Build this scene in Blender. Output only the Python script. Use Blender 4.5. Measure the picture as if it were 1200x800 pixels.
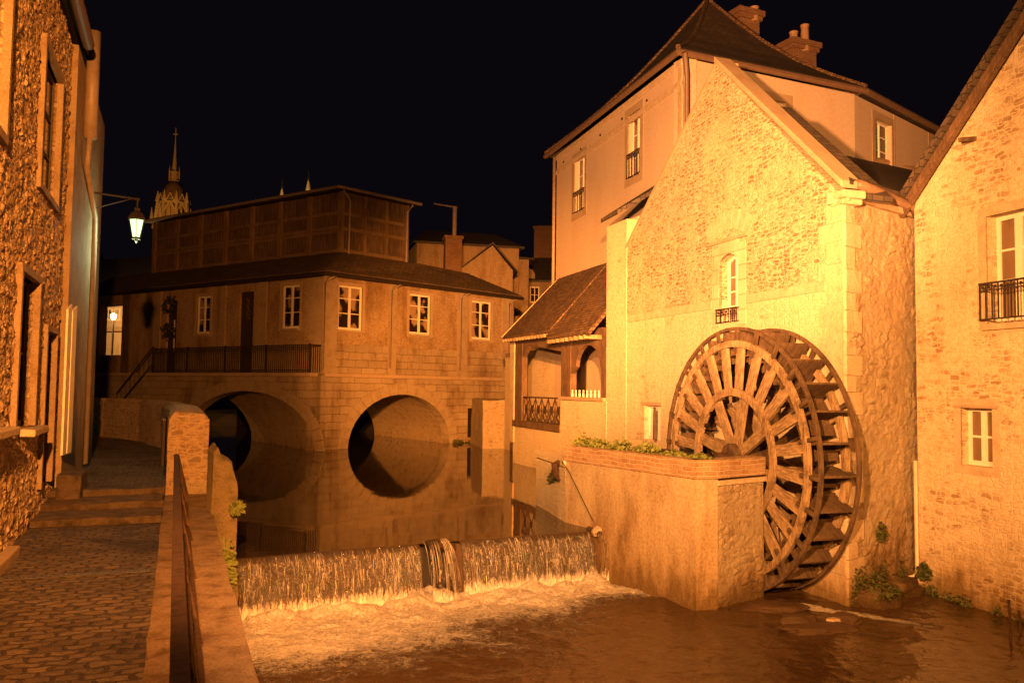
import bpy, bmesh, math, random
from mathutils import Vector, Matrix, noise
from mathutils.geometry import delaunay_2d_cdt
import numpy as np
random.seed(7)
R = math.radians
for o in list(bpy.data.objects): bpy.data.objects.remove(o)
scn = bpy.context.scene
COL = scn.collection
# ------------------------------------------------------------------ camera, sky, lamps, exposure
PITCH, ROLL, CZ = .056, .013, 3.45
F0 = Vector((0, math.cos(PITCH), math.sin(PITCH))); U0 = Vector((0, -math.sin(PITCH), math.cos(PITCH))); R0 = Vector((1, 0, 0))
CR = R0*math.cos(ROLL)+U0*math.sin(ROLL); CU = U0*math.cos(ROLL)-R0*math.sin(ROLL)
cam = bpy.data.cameras.new('camera'); cam.sensor_width = 36; cam.lens = 30; cam.clip_end = 3000; cam.clip_start = .05
co = bpy.data.objects.new('camera', cam); COL.objects.link(co); scn.camera = co
mm = Matrix.Identity(4)
for i, v in enumerate((CR, CU, -F0)):
    for j in range(3): mm[j][i] = v[j]
mm[2][3] = CZ
co.matrix_world = mm
w = bpy.data.worlds.new('World'); scn.world = w; w.use_nodes = True
nt = w.node_tree; bg = nt.nodes['Background']; bg.inputs[1].default_value = .0013
sky = nt.nodes.new('ShaderNodeTexSky'); sky.sky_type = 'NISHITA'; sky.sun_disc = False
sky.sun_elevation = R(-4); sky.sun_rotation = R(160); sky.air_density = 1; sky.dust_density = 2
mxs = nt.nodes.new('ShaderNodeMixRGB'); mxs.blend_type = 'ADD'; mxs.inputs[0].default_value = 1
mxs.inputs[2].default_value = (.95, .68, 1.15, 1)
nt.links.new(sky.outputs[0], mxs.inputs[1]); nt.links.new(mxs.outputs[0], bg.inputs[0])
scn.view_settings.view_transform = 'Standard'; scn.view_settings.look = 'None'
scn.view_settings.exposure = 1.25; scn.view_settings.gamma = 1
SODIUM = (1.0, .335, .058)
def spot(name, loc, aim, watts, deg, blend=.6, col=SODIUM, size=.12):
    l = bpy.data.lights.new(name, 'SPOT'); l.energy = watts; l.color = col; l.spot_size = R(deg); l.spot_blend = blend; l.shadow_soft_size = size
    o = bpy.data.objects.new(name, l); COL.objects.link(o); o.location = loc
    o.rotation_euler = (Vector(aim)-Vector(loc)).to_track_quat('-Z', 'Y').to_euler(); return o
def point(name, loc, watts, col=SODIUM, size=.1):
    l = bpy.data.lights.new(name, 'POINT'); l.energy = watts; l.color = col; l.shadow_soft_size = size
    o = bpy.data.objects.new(name, l); COL.objects.link(o); o.location = loc; return o
spot('street_floodlight', (.55, -2.5, 6.4), (-6.2, 13, 3.9), 12000, 50, .7)
spot('riverside_fill_spot', (1.2, -4.0, 6.6), (4.2, 13.6, 1.6), 6800, 60, .95, (1, .37, .075))  # added fill spot, lifts the mill side wall and planter end
spot('weir_fill_spot', (.3, -2.2, 6.3), (-.9, 12.0, .1), 13000, 28, 1, (1, .40, .12))  # no known lamp here: spot added to brighten the weir foam
spot('bridge_fill_spot', (-.2, -1.5, 6.6), (-1.2, 40, 4.4), 62000, 26, .85)  # unseen spot added to brighten the bridge front from afar
spot('mill_floodlight', (-1.3, 1.2, 6.1), (4.0, 16, 5.4), 11500, 62, .9, (1, .395, .105))
spot('gable_floodlight', (-1.35, 1.1, 6.1), (3.7, 18.9, 7.4), 6500, 19, 1, (1, .40, .11))
spot('lower_mill_floodlight', (-1.35, 1.3, 6.0), (2.9, 21.0, 3.6), 4300, 22, 1, (1, .39, .11))
spot('house_floodlight', (-1.45, .8, 4.6), (5.0, 26, 10.5), 25000, 44, .7, (1, .38, .115))
spot('cathedral_floodlight', (-66, 150, 22), (-73, 196, 46), 30000, 40, .7, (1, .40, .06))
spot('pinnacle_floodlight', (-48, 170, 30), (-50, 196, 50), 26000, 30, .7, (1, .55, .15))

# ------------------------------------------------------------------ frames: a vertical wall plane with its own metric axes
class Fr:
    # x runs along the wall, y into it, z up; ang = heading of x, clockwise from straight ahead
    def __init__(s, ox, oy, ang, oz=0):
        a = R(ang); s.c, s.s = math.sin(a), math.cos(a); s.o = Vector((ox, oy, oz)); s.ang = ang
        s.M = Matrix(((s.c, -s.s, 0, ox), (s.s, s.c, 0, oy), (0, 0, 1, oz), (0, 0, 0, 1)))
        s.Mi = s.M.inverted()
    def w(s, x, y, z): return s.M @ Vector((x, y, z))
    def loc(s, p): return s.Mi @ Vector(p)
    def uv(s, px, py, off=0):
        d = F0+CR*(px-600)/1000+CU*(400-py)/1000
        o = s.Mi @ Vector((0, 0, CZ)); dd = s.Mi.to_3x3() @ d
        t = (off-o.y)/dd.y; p = o+dd*t; return p.x, p.z
    def rect(s, x0, y0, x1, y1, off=0):
        ym, xm = (y0+y1)/2, (x0+x1)/2
        return s.uv(x0, ym, off)[0], s.uv(x1, ym, off)[0], s.uv(xm, y1, off)[1], s.uv(xm, y0, off)[1]
    def at(s, x, y, z, ang=None):
        p = s.w(x, y, z); return Fr(p.x, p.y, s.ang if ang is None else ang, p.z)
ID = Fr(0, 0, 90)

# ------------------------------------------------------------------ objects
WM = {}
def link(name, data, parent, M):
    o = bpy.data.objects.new(name, data); COL.objects.link(o)
    if parent: o.parent = parent; o.matrix_basis = WM[parent.name].inverted() @ M
    else: o.matrix_basis = M
    WM[o.name] = M.copy(); return o
def tag(o, label, cat, group=None, kind=None):
    if label: o['label'] = label
    if cat: o['category'] = cat
    if group: o['group'] = group
    if kind: o['kind'] = kind
    return o
def root(name, fr, label, cat, group=None, x=0, y=0, z=0):
    M = fr.M @ Matrix.Translation((x, y, z))
    o = link(name, None, None, M); o.empty_display_size = .2
    return tag(o, label, cat, group)
def dup(r, M, label):
    c = r.copy(); COL.objects.link(c); c.matrix_basis = M; c['label'] = label; WM[c.name] = M.copy()
    def rec(src, dst):
        for ch in list(src.children):
            k = ch.copy(); COL.objects.link(k); k.parent = dst; rec(ch, k)
    rec(r, c); return c
class MB:
    def __init__(s, fr=ID): s.b = bmesh.new(); s.fr = fr
    def hull8(s, p):
        v = [s.b.verts.new(q) for q in p]
        for f in ((0, 3, 2, 1), (4, 5, 6, 7), (0, 1, 5, 4), (1, 2, 6, 5), (2, 3, 7, 6), (3, 0, 4, 7)): s.b.faces.new([v[i] for i in f])
        return s
    def box(s, x0, x1, y0, y1, z0, z1):
        if x0 > x1: x0, x1 = x1, x0
        if y0 > y1: y0, y1 = y1, y0
        if z0 > z1: z0, z1 = z1, z0
        return s.hull8([(x0, y0, z0), (x1, y0, z0), (x1, y1, z0), (x0, y1, z0), (x0, y0, z1), (x1, y0, z1), (x1, y1, z1), (x0, y1, z1)])
    def bar(s, p, q, a, b, up=(0, 0, 1)):
        p, q = Vector(p), Vector(q); d = (q-p).normalized(); up = Vector(up)
        if abs(d.dot(up)) > .98: up = Vector((1, 0, 0))
        e = d.cross(up).normalized()*a/2; f = e.cross(d).normalized()*b/2
        return s.hull8([p-e-f, p+e-f, p+e+f, p-e+f, q-e-f, q+e-f, q+e+f, q-e+f])
    def tube(s, path, r, n=8, caps=True):
        path = [Vector(p) for p in path]; rs = r if isinstance(r, (list, tuple)) else [r]*len(path); rings = []
        for i, p in enumerate(path):
            d = (path[min(i+1, len(path)-1)]-path[max(i-1, 0)]).normalized()
            up = Vector((0, 0, 1)) if abs(d.z) < .9 else Vector((1, 0, 0))
            e = d.cross(up).normalized(); f = e.cross(d)
            rings.append([s.b.verts.new(p+(e*math.cos(2*math.pi*k/n)+f*math.sin(2*math.pi*k/n))*rs[i]) for k in range(n)])
        for a, b in zip(rings, rings[1:]):
            for k in range(n): s.b.faces.new((a[k], a[(k+1) % n], b[(k+1) % n], b[k]))
        if caps: s.b.faces.new(rings[0][::-1]); s.b.faces.new(rings[-1])
        return s
    def lathe(s, prof, c=(0, 0, 0), n=16, axis='z'):
        rings = []
        for r, z in prof:
            ring = []
            for k in range(n):
                a = 2*math.pi*(k+.5)/n; x, y = r*math.cos(a), r*math.sin(a)
                ring.append(s.b.verts.new(Vector(c)+(Vector((x, y, z)) if axis == 'z' else Vector((x, z, y)))))
            rings.append(ring)
        for a, b in zip(rings, rings[1:]):
            for k in range(n): s.b.faces.new((a[k], a[(k+1) % n], b[(k+1) % n], b[k]))
        s.b.faces.new(rings[0]); s.b.faces.new(rings[-1]); return s
    def slab(s, pts, vec):
        a = [s.b.verts.new(p) for p in pts]; b = [s.b.verts.new(Vector(p)+Vector(vec)) for p in pts]
        s.b.faces.new(a); s.b.faces.new(b[::-1]); n = len(a)
        for k in range(n): s.b.faces.new((a[k], b[k], b[(k+1) % n], a[(k+1) % n]))
        return s
    def face(s, pts): s.b.faces.new([s.b.verts.new(p) for p in pts]); return s
    def poly(s, outline, y0, y1, holes=()):
        loops = [outline]+list(holes); vs = []; es = []
        for lp in loops:
            b0 = len(vs); vs += [Vector(p) for p in lp]; es += [(b0+i, b0+(i+1) % len(lp)) for i in range(len(lp))]
        V, E, Fc, *_ = delaunay_2d_cdt(vs, es, [], 0, 1e-5)
        def inside(p, lp):
            c = False; n = len(lp)
            for i in range(n):
                (x1, z1), (x2, z2) = lp[i], lp[(i+1) % n]
                if (z1 > p[1]) != (z2 > p[1]) and p[0] < (x2-x1)*(p[1]-z1)/(z2-z1)+x1: c = not c
            return c
        fr = [s.b.verts.new((v.x, y0, v.y)) for v in V]; bk = [s.b.verts.new((v.x, y1, v.y)) for v in V]
        for f in Fc:
            c = sum((V[i] for i in f), Vector((0, 0)))/len(f)
            if inside(c, outline) and not any(inside(c, h) for h in holes):
                s.b.faces.new([fr[i] for i in f]); s.b.faces.new([bk[i] for i in reversed(f)])
        for lp in loops:
            n = len(lp)
            for i in range(n):
                (x1, z1), (x2, z2) = lp[i], lp[(i+1) % n]
                s.b.faces.new([s.b.verts.new(q) for q in ((x1, y0, z1), (x2, y0, z2), (x2, y1, z2), (x1, y1, z1))])
        bmesh.ops.remove_doubles(s.b, verts=s.b.verts, dist=1e-5)
        return s
    def islands(s, name, mat, parent=None, **k):      # every separate piece becomes a part of its own
        seen = set(); res = []
        s.b.verts.ensure_lookup_table(); s.b.verts.index_update()
        for v in s.b.verts:
            if v.index in seen: continue
            st = [v]; seen.add(v.index); comp = []
            while st:
                q = st.pop(); comp.append(q)
                for e in q.link_edges:
                    o = e.other_vert(q)
                    if o.index not in seen: seen.add(o.index); st.append(o)
            m = MB(s.fr); mp = {q.index: m.b.verts.new(q.co) for q in comp}
            for f in {f for q in comp for f in q.link_faces}: m.b.faces.new([mp[q.index] for q in f.verts])
            res.append(m.build(name, mat, parent, **k))
        s.b.free(); return res
    def build(s, name, mat, parent=None, smooth=False, bevel=0, M=None, uv=True, fix=True):
        if fix: bmesh.ops.recalc_face_normals(s.b, faces=s.b.faces)
        if uv:
            L = s.b.loops.layers.uv.new('UVMap')
            s.b.normal_update()
            for f in s.b.faces:
                n = f.normal
                if abs(n.z) > .96: t, b = Vector((1, 0, 0)), Vector((0, 1, 0))
                else: t = Vector((0, 0, 1)).cross(n).normalized(); b = n.cross(t)
                for l in f.loops: l[L].uv = (l.vert.co.dot(t), l.vert.co.dot(b))
        if smooth:
            for f in s.b.faces: f.smooth = True
        me = bpy.data.meshes.new(name); s.b.to_mesh(me); s.b.free(); me.materials.append(mat)
        o = link(name, me, parent, M or s.fr.M)
        if bevel:
            m = o.modifiers.new('bevel', 'BEVEL'); m.width = bevel; m.segments = 2; m.limit_method = 'ANGLE'
        return o
def roughen(mb, amp, sc=3, cuts=0, seed=0):
    if cuts: bmesh.ops.subdivide_edges(mb.b, edges=mb.b.edges[:], cuts=cuts, use_grid_fill=True)
    for v in mb.b.verts:
        p = v.co*sc+Vector((seed, seed*1.7, 0)); v.co += Vector((noise.noise(p), noise.noise(p+Vector((31, 0, 0))), noise.noise(p+Vector((0, 57, 0)))))*amp
    return mb

# ------------------------------------------------------------------ materials
MATS = {}
class NT:
    def __init__(s, name):
        s.m = bpy.data.materials.new(name); s.m.use_nodes = True; s.t = s.m.node_tree; s.b = s.t.nodes['Principled BSDF']
        s.tc = s.t.nodes.new('ShaderNodeTexCoord'); MATS[name] = s.m
    def n(s, typ, **kw):
        x = s.t.nodes.new('ShaderNode'+typ)
        for k, v in kw.items():
            if k[0] == 'i' and k[1:].isdigit(): s.put(x.inputs[int(k[1:])], v)
            else: setattr(x, k, v)
        return x
    def put(s, sock, v):
        if isinstance(v, bpy.types.NodeSocket): s.t.links.new(v, sock)
        elif isinstance(v, (tuple, list)) and len(v) == 3 and sock.type == 'RGBA': sock.default_value = (*v, 1)
        else: sock.default_value = v
    def math(s, op, a, b=0, c=0):
        x = s.n('Math', operation=op); s.put(x.inputs[0], a); s.put(x.inputs[1], b); s.put(x.inputs[2], c); return x.outputs[0]
    def mapr(s, v, a, b, c=0, d=1):
        x = s.n('MapRange', interpolation_type='SMOOTHSTEP'); s.put(x.inputs[0], v)
        for i, q in enumerate((a, b, c, d)): x.inputs[i+1].default_value = q
        return x.outputs[0]
    def mix(s, f, a, b, bt='MIX'):
        x = s.n('MixRGB', blend_type=bt); s.put(x.inputs[0], f); s.put(x.inputs[1], a); s.put(x.inputs[2], b); return x.outputs[0]
    def vec(s, out, sc=(1, 1, 1), loc=(0, 0, 0)):
        x = s.n('Mapping'); s.put(x.inputs[0], out); x.inputs[3].default_value = sc; x.inputs[1].default_value = loc; return x.outputs[0]
    def noise(s, v, scale, det=4, rough=.6, out=0):
        x = s.n('TexNoise'); s.put(x.inputs['Vector'], v); x.inputs['Scale'].default_value = scale; x.inputs['Detail'].default_value = det; x.inputs['Roughness'].default_value = rough; return x.outputs[out]
    def warp(s, v, scale, amt):
        nz = s.noise(v, scale, 3, .6, 1); a = s.n('VectorMath', operation='SUBTRACT', i0=nz, i1=(.5, .5, .5)); b = s.n('VectorMath', operation='SCALE', i0=a.outputs[0]); b.inputs['Scale'].default_value = amt
        c = s.n('VectorMath', operation='ADD', i0=v, i1=b.outputs[0]); return c.outputs[0]
    def bump(s, h, strength=1, dist=.02):
        x = s.n('Bump'); x.inputs['Strength'].default_value = strength; x.inputs['Distance'].default_value = dist; s.put(x.inputs['Height'], h); s.t.links.new(x.outputs[0], s.b.inputs['Normal'])
    def fin(s, col, rough=.85, spec=.3):
        s.put(s.b.inputs['Base Color'], col); s.put(s.b.inputs['Roughness'], rough); s.b.inputs['Specular IOR Level'].default_value = spec; return s.m
def stone(name, c1, c2, mort, sc=(5, 5, 9), mw=.09, bd=.03, stain=(.62, .5, .4), stamt=.5, patch=None, fine=.5, warp=.12):
    n = NT(name); o = n.tc.outputs['Object']; v = n.vec(n.warp(o, 2.2, warp), sc)
    vo = n.n('TexVoronoi', i0=v); vo.inputs['Scale'].default_value = 1; vo.inputs['Randomness'].default_value = .85
    ve = n.n('TexVoronoi', feature='DISTANCE_TO_EDGE', i0=v); ve.inputs['Scale'].default_value = 1; ve.inputs['Randomness'].default_value = .85
    sep = n.n('SeparateColor', i0=vo.outputs['Color']).outputs[0]
    big = n.noise(o, .55, 4); fi = n.noise(o, 30, 5, .7)
    f = n.mapr(n.math('ADD', n.math('MULTIPLY', sep, .55), n.math('MULTIPLY', big, .8)), .45, .95)
    m = n.mapr(ve.outputs['Distance'], .015, mw)
    c = n.mix(m, mort, n.mix(f, c1, c2))
    if patch is not None:   # lime render left on over most of the stones
        pk = n.mapr(n.noise(n.warp(o, 1.5, .6), .7, 5, .6), patch-.06, patch+.08)
        c = n.mix(pk, c, mort); m = n.math('MULTIPLY', m, n.math('SUBTRACT', 1, n.math('MULTIPLY', pk, .85)))
    st = n.mapr(n.noise(n.vec(o, (1.3, 1.3, .5)), 1.1, 6, .65), .48, .75)
    c = n.mix(n.math('MULTIPLY', st, stamt), c, n.mix(1, c, stain, 'MULTIPLY'))
    c = n.mix(n.math('MULTIPLY', fi, .3), c, n.mix(1, c, (.6, .55, .5), 'MULTIPLY'))
    n.bump(n.math('ADD', n.math('MULTIPLY', m, n.math('ADD', .5, sep)), n.math('MULTIPLY', fi, fine)), 1, bd)
    return n.fin(c)
def damp(n, o, c, h):      # algae and silt left by the river, fading out above height h
    z = n.n('SeparateXYZ', i0=o).outputs[2]; q = n.math('ADD', z, n.math('MULTIPLY', n.math('SUBTRACT', n.noise(n.vec(o, (1, 1, .35)), 1.8, 6, .7), .5), -h*1.6))
    k = n.mapr(q, h, 0.05); k2 = n.mapr(q, h*.45, 0.02)
    c = n.mix(n.math('MULTIPLY', k, .8), c, n.mix(1, c, (.60, .47, .30), 'MULTIPLY')); return n.mix(n.math('MULTIPLY', k2, .85), c, n.mix(1, c, (.38, .34, .18), 'MULTIPLY'))
def brick(name, c1, c2, mort, bw=.5, rh=.22, ms=.012, bd=.012, stain=(.6, .48, .38), stamt=.6, warp=.03, rough=.85, fine=.4, off=.5, patch=None, var=.5, wet=0):
    n = NT(name); u = n.warp(n.tc.outputs['UV'], 3.0, warp); o = n.tc.outputs['Object']
    b = n.n('TexBrick', i0=u, i1=c1, i2=c2, i3=mort); b.offset = off
    for k, val in (('Scale', 1), ('Mortar Size', ms), ('Mortar Smooth', .4), ('Bias', 0), ('Brick Width', bw), ('Row Height', rh)): b.inputs[k].default_value = val
    fi = n.noise(o, 22, 5, .7); st = n.mapr(n.noise(n.vec(o, (1, 1, .45)), .9, 6, .68), .42, .72)
    bo = b.outputs[0]; hgt = n.math('SUBTRACT', 1, b.outputs['Fac'])
    if patch is not None:
        pk = n.mapr(n.noise(n.warp(o, 1.5, .5), .75, 6, .62), patch-.09, patch+.09); hgt = n.math('MULTIPLY', hgt, n.math('SUBTRACT', 1, n.math('MULTIPLY', pk, .8)))
        tn = n.mapr(n.noise(n.vec(o, (3.2, 3.2, 9)), 1.2, 3, .7), .36, .62)     # some stones dark, others still limewashed
        bo = n.mix(n.math('MULTIPLY', tn, .75), bo, mort); bo = n.mix(n.math('MULTIPLY', pk, .92), bo, mort)
    c = n.mix(n.math('MULTIPLY', st, stamt), bo, n.mix(1, bo, stain, 'MULTIPLY'))
    c = n.mix(n.math('MULTIPLY', fi, .4), c, n.mix(1, c, (.6, .55, .5), 'MULTIPLY'))
    if wet: c = damp(n, o, c, wet)
    n.bump(n.math('ADD', hgt, n.math('MULTIPLY', fi, fine)), 1, bd)
    return n.fin(c, rough)
def plain(name, c, var=.35, sc=3, rough=.8, bd=.006, stain=(.6, .5, .42), spec=.3, metal=0, streak=1, wet=0):
    n = NT(name); o = n.tc.outputs['Object']; a = n.mapr(n.noise(n.vec(o, (1, 1, streak)), sc, 6, .65), .4, .72); fi = n.noise(o, sc*12, 4, .7)
    c2 = n.mix(n.math('MULTIPLY', a, var), c, n.mix(1, c, stain, 'MULTIPLY')); c2 = n.mix(n.math('MULTIPLY', n.mapr(fi, .38, .68), var*.8), c2, n.mix(1, c2, (.55, .5, .45), 'MULTIPLY'))
    if wet: c2 = damp(n, o, c2, wet)
    n.bump(fi, 1, bd); n.b.inputs['Metallic'].default_value = metal; return n.fin(c2, rough, spec)
def wood(name, c, dark, sc=1, rough=.8):
    n = NT(name); o = n.tc.outputs['Object']; g = n.noise(n.vec(o, (9*sc, 9*sc, 1.2*sc)), 3, 5, .7); g2 = n.noise(o, 2.2*sc, 5)
    c2 = n.mix(n.mapr(n.math('ADD', g, n.math('MULTIPLY', g2, .7)), .65, 1.05), c, dark); n.bump(g, 1, .008); return n.fin(c2, rough)
def emit(name, col, st):
    n = NT(name); n.fin(col, .5); n.put(n.b.inputs['Emission Color'], col); n.b.inputs['Emission Strength'].default_value = st; return n.m

def oldwall(name, pale, dark, sc, cover, bd=.02, stamt=.4, mw=.30, rough=.6, wet=1.3, course=None):
    # coursed rubble under worn limewash: brown stones show in clusters, the rest stay pale
    n = NT(name); o = n.tc.outputs['Object']; v = n.vec(n.warp(n.warp(o, 6, .05), 1.7, .16), sc)
    vo = n.n('TexVoronoi', i0=v); vo.inputs['Scale'].default_value = 1; vo.inputs['Randomness'].default_value = .75
    ve = n.n('TexVoronoi', feature='DISTANCE_TO_EDGE', i0=v); ve.inputs['Scale'].default_value = 1; ve.inputs['Randomness'].default_value = .75
    sp = n.n('SeparateColor', i0=vo.outputs['Color']); a, b = sp.outputs[0], sp.outputs[1]
    edist = ve.outputs['Distance']
    if course:      # stones laid in courses instead of random rubble
        uu = n.warp(n.warp(n.warp(n.tc.outputs['UV'], 1.1, .30), 4, .07), 12, .03); bt = n.n('TexBrick', i0=uu, i1=(0, 0, 0), i2=(1, 1, 1), i3=(.5, .5, .5))
        for k_, val in (('Scale', 1), ('Mortar Size', course[1]*.16), ('Mortar Smooth', .9), ('Bias', 0), ('Brick Width', course[0]), ('Row Height', course[1])): bt.inputs[k_].default_value = val
        a = n.math('ADD', n.math('MULTIPLY', n.n('SeparateColor', i0=bt.outputs['Color']).outputs[0], .6), n.math('MULTIPLY', a, .45)); edist = n.math('MULTIPLY', n.math('SUBTRACT', 1, bt.outputs['Fac']), .42)
    cl = n.noise(n.warp(o, 1.2, .5), .75, 5, .65); fi = n.noise(o, 34, 5, .75); md = n.noise(o, 7, 5, .7)
    edist = n.math('MULTIPLY', edist, n.mapr(ve.outputs['Distance'], 0, .22, .25, 1.25)) if course else edist
    edge = n.mapr(n.math('ADD', edist, n.math('MULTIPLY', n.math('SUBTRACT', md, .5), .35)), .04, mw)
    show = n.mapr(n.math('ADD', n.math('MULTIPLY', a, .55), n.math('MULTIPLY', n.math('SUBTRACT', cl, .5), 2.6)), cover-.22, cover+.22)
    k = n.math('MULTIPLY', edge, show)
    c = n.mix(n.math('MULTIPLY', k, .9), pale, n.mix(b, dark, n.mix(.45, dark, pale)))
    st = n.mapr(n.noise(n.vec(o, (1.2, 1.2, .5)), 1.0, 7, .7), .45, .78)
    c = n.mix(n.math('MULTIPLY', st, stamt), c, n.mix(1, c, (.62, .48, .36), 'MULTIPLY'))
    c = n.mix(n.mapr(md, .5, .8), c, n.mix(1, c, (.80, .72, .62), 'MULTIPLY')); c = n.mix(n.mapr(fi, .45, .8), c, n.mix(1, c, (.70, .62, .55), 'MULTIPLY'))
    if wet: c = damp(n, o, c, wet)
    n.bump(n.math('ADD', n.math('ADD', n.math('MULTIPLY', edge, .5), n.math('MULTIPLY', k, -.35)), n.math('ADD', n.math('MULTIPLY', fi, rough), n.math('MULTIPLY', md, rough))), 1, bd)
    return n.fin(c, .9)
mill_upper = oldwall('mill_upper_masonry', (.53, .42, .28), (.15, .085, .04), (6.2, 6.2, 15), .19, .024, .5, .38, wet=0, course=(.19, .078))
mill_lower = oldwall('mill_lime_render', (.57, .47, .32), (.36, .25, .14), (5, 5, 11), .62, .014, .45, course=(.30, .13))
mill_side = oldwall('mill_side_rubble', (.56, .45, .30), (.30, .195, .10), (3.2, 3.2, 4.6), .30, .07, .6, .45, 1.2, wet=1.9)
right_wall = oldwall('right_house_masonry', (.58, .48, .33), (.24, .145, .07), (5, 5, 11), .38, .015, .5, wet=1.1, course=(.25, .10))
old_rubble = oldwall('planter_rubble', (.50, .39, .25), (.26, .17, .09), (4.2, 4.2, 6.5), .25, .08, .5, .4, 1.0, wet=.8)
pale_brick = oldwall('parapet_brick', (.40, .29, .18), (.20, .13, .075), (5, 5, 8), .22, .04, .6, .4, .9, wet=0, course=(.24, .105))
moss_stone = oldwall('mossy_rubble', (.36, .27, .14), (.15, .14, .045), (4.2, 4.2, 5), .3, .08, .6, .5, 1.4)
barrel_mat = oldwall('vault_rubble', (.46, .34, .20), (.25, .17, .10), (2.6, 2.6, 4), .3, .06, .6, .4, .8, wet=1.4)
setts = brick('street_setts', (.11, .078, .05), (.21, .155, .10), (.06, .042, .028), .20, .12, .02, .04, stain=(.40, .34, .27), stamt=1, warp=.24, rough=.6, fine=1.5)
cottage_trim = plain('cottage_trim_stone', (.34, .25, .155), .7, 3, bd=.02)
left_stone = stone('cottage_rubble', (.33, .225, .13), (.53, .40, .26), (.30, .21, .125), (7, 7, 9), .14, .014, fine=1.2, warp=.4)
corner_stone = oldwall('corner_stone', (.55, .44, .30), (.36, .26, .15), (2, 2, 3), .8, .02, .6, .4, .8)
ashlar = brick('dressed_limestone', (.52, .42, .29), (.60, .49, .35), (.36, .28, .19), .62, .30, .008, .006)
ashlar_dark = brick('bridge_ashlar', (.31, .235, .155), (.38, .295, .195), (.23, .17, .11), .72, .33, .012, .03, stamt=1, warp=.14, stain=(.48, .38, .27), fine=.9, wet=2.3)
vous = plain('voussoir_stone', (.34, .26, .17), .6, 2.5, bd=.012)
render_dark = plain('market_render', (.36, .255, .15), 1, 1.0, bd=.012, streak=.35, stain=(.52, .42, .3))
render_pale = plain('house_render', (.51, .40, .30), .34, .9, bd=.004, stain=(.80, .70, .62), streak=.3)
trim_brown = plain('house_trim_stone', (.38, .28, .185), .4, 2.5)
trim_pale = plain('pale_trim_stone', (.52, .41, .28), .6, 4, bd=.008)
planter_render = plain('planter_cement', (.46, .36, .23), .8, 1.6, bd=.02, streak=.3, wet=1.8, stain=(.5, .4, .28))
red_brick = brick('red_brick', (.34, .19, .10), (.45, .29, .165), (.50, .39, .26), .23, .075, .013, .015, warp=.07, fine=1.2, stamt=.8)
slate = brick('slate_tiles', (.060, .045, .036), (.095, .072, .055), (.03, .024, .02), .24, .14, .010, .018, stain=(1.5, 1.3, .9), stamt=.4, rough=.7)
hall_slate_lit = brick('hall_slate_tiles_lit', (.10, .072, .048), (.17, .12, .08), (.05, .036, .025), .3, .17, .014, .03, stain=(1.6, 1.4, 1.1), stamt=.6, rough=.7, warp=.05)  # lighter slate copy: light caught by the hall roof put into colour
clay = brick('clay_tiles', (.085, .05, .03), (.19, .115, .065), (.06, .035, .02), .17, .11, .012, .03, stain=(.5, .5, .4), stamt=.6, rough=.8)
dark_roof = plain('zinc_roof', (.055, .045, .038), .5, 1.5, .55)
step_mat = plain('worn_step_stone', (.17, .12, .075), 1, 5, .7, .05, stain=(.35, .3, .25))
coping_mat = plain('coping_stone', (.30, .21, .13), 1, 3.5, .85, .05, stain=(.45, .36, .28))
oak = wood('weathered_oak', (.34, .24, .14), (.11, .068, .036), 1.6)
oak_dark = wood('wet_dark_oak', (.12, .075, .042), (.045, .028, .016))
timber = wood('porch_timber', (.15, .09, .052), (.07, .042, .025)); chimney_brick = brick('chimney_brick', (.20, .09, .045), (.27, .14, .075), (.26, .19, .12), .23, .08, .012, .012)
louver = wood('loft_boarding', (.15, .095, .055), (.07, .045, .026), .4); loft_wood = wood('loft_posts', (.22, .14, .078), (.12, .078, .044), .5)
white_paint = plain('white_paint', (.74, .68, .58), .25, 8, .5, .002)
iron = plain('wrought_iron', (.03, .022, .018), .5, 12, .45, .002, spec=.5)
rust = plain('rusty_iron', (.075, .038, .02), 1, 14, .75, .01, stain=(.3, .28, .28))
zinc = plain('zinc_pipe', (.26, .2, .15), .5, 6, .5, .002, spec=.5)
brown_pipe = plain('brown_gutter', (.16, .10, .065), .5, 6, .5, .004, spec=.5)
dark_door = plain('dark_paint_door', (.045, .03, .022), .4, 6, .5, .003)
plastic_pipe = plain('pale_plastic_pipe', (.62, .50, .36), .3, 6, .4, .001)
clay_pipe = plain('clay_pipe', (.42, .27, .17), .4, 6, .6, .003)
wet_rock = plain('wet_rock', (.10, .06, .03), .7, 4, .5, .03, spec=.3)
mud = plain('river_bed', (.07, .05, .03), .5, 2, .7, .02)
soil = plain('planter_soil', (.07, .05, .03), .5, 9, .9, .03)
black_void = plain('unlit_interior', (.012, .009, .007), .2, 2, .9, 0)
def glass_mat(name, c):
    n = NT(name); o = n.tc.outputs['Object']; n.bump(n.noise(o, 4, 2), .15, .004); n.fin(n.mix(n.noise(n.vec(o, (2, 2, .6)), 2.2, 3), c, n.mix(1, c, (.35, .35, .35), 'MULTIPLY')), .08, .6); return n.m
glass = glass_mat('dark_glass', (.035, .022, .014)); glass_curtain = glass_mat('curtained_glass', (.24, .15, .09))
n = NT('leaf_green'); o = n.tc.outputs['Object']; leaf = n.fin(n.mix(n.noise(o, 14, 2), (.09, .12, .025), (.20, .20, .045)), .6)
n = NT('moss_leaf'); o = n.tc.outputs['Object']; leaf_dark = n.fin(n.mix(n.noise(o, 14, 2), (.03, .04, .01), (.08, .08, .02)), .6); n = NT('dry_wreath_leaf'); wreath_leaf = n.fin((.025, .022, .010), .7)
n = NT('blotchy_glass'); o = n.tc.outputs['Object']; n.bump(n.noise(o, 4, 2), .15, .004)
half_curtain = n.fin(n.mix(n.mapr(n.noise(n.vec(o, (1, 1, .8)), 1.9, 2, .4), .50, .60), (.02, .013, .008), (.30, .20, .12)), .1, .6)
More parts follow.
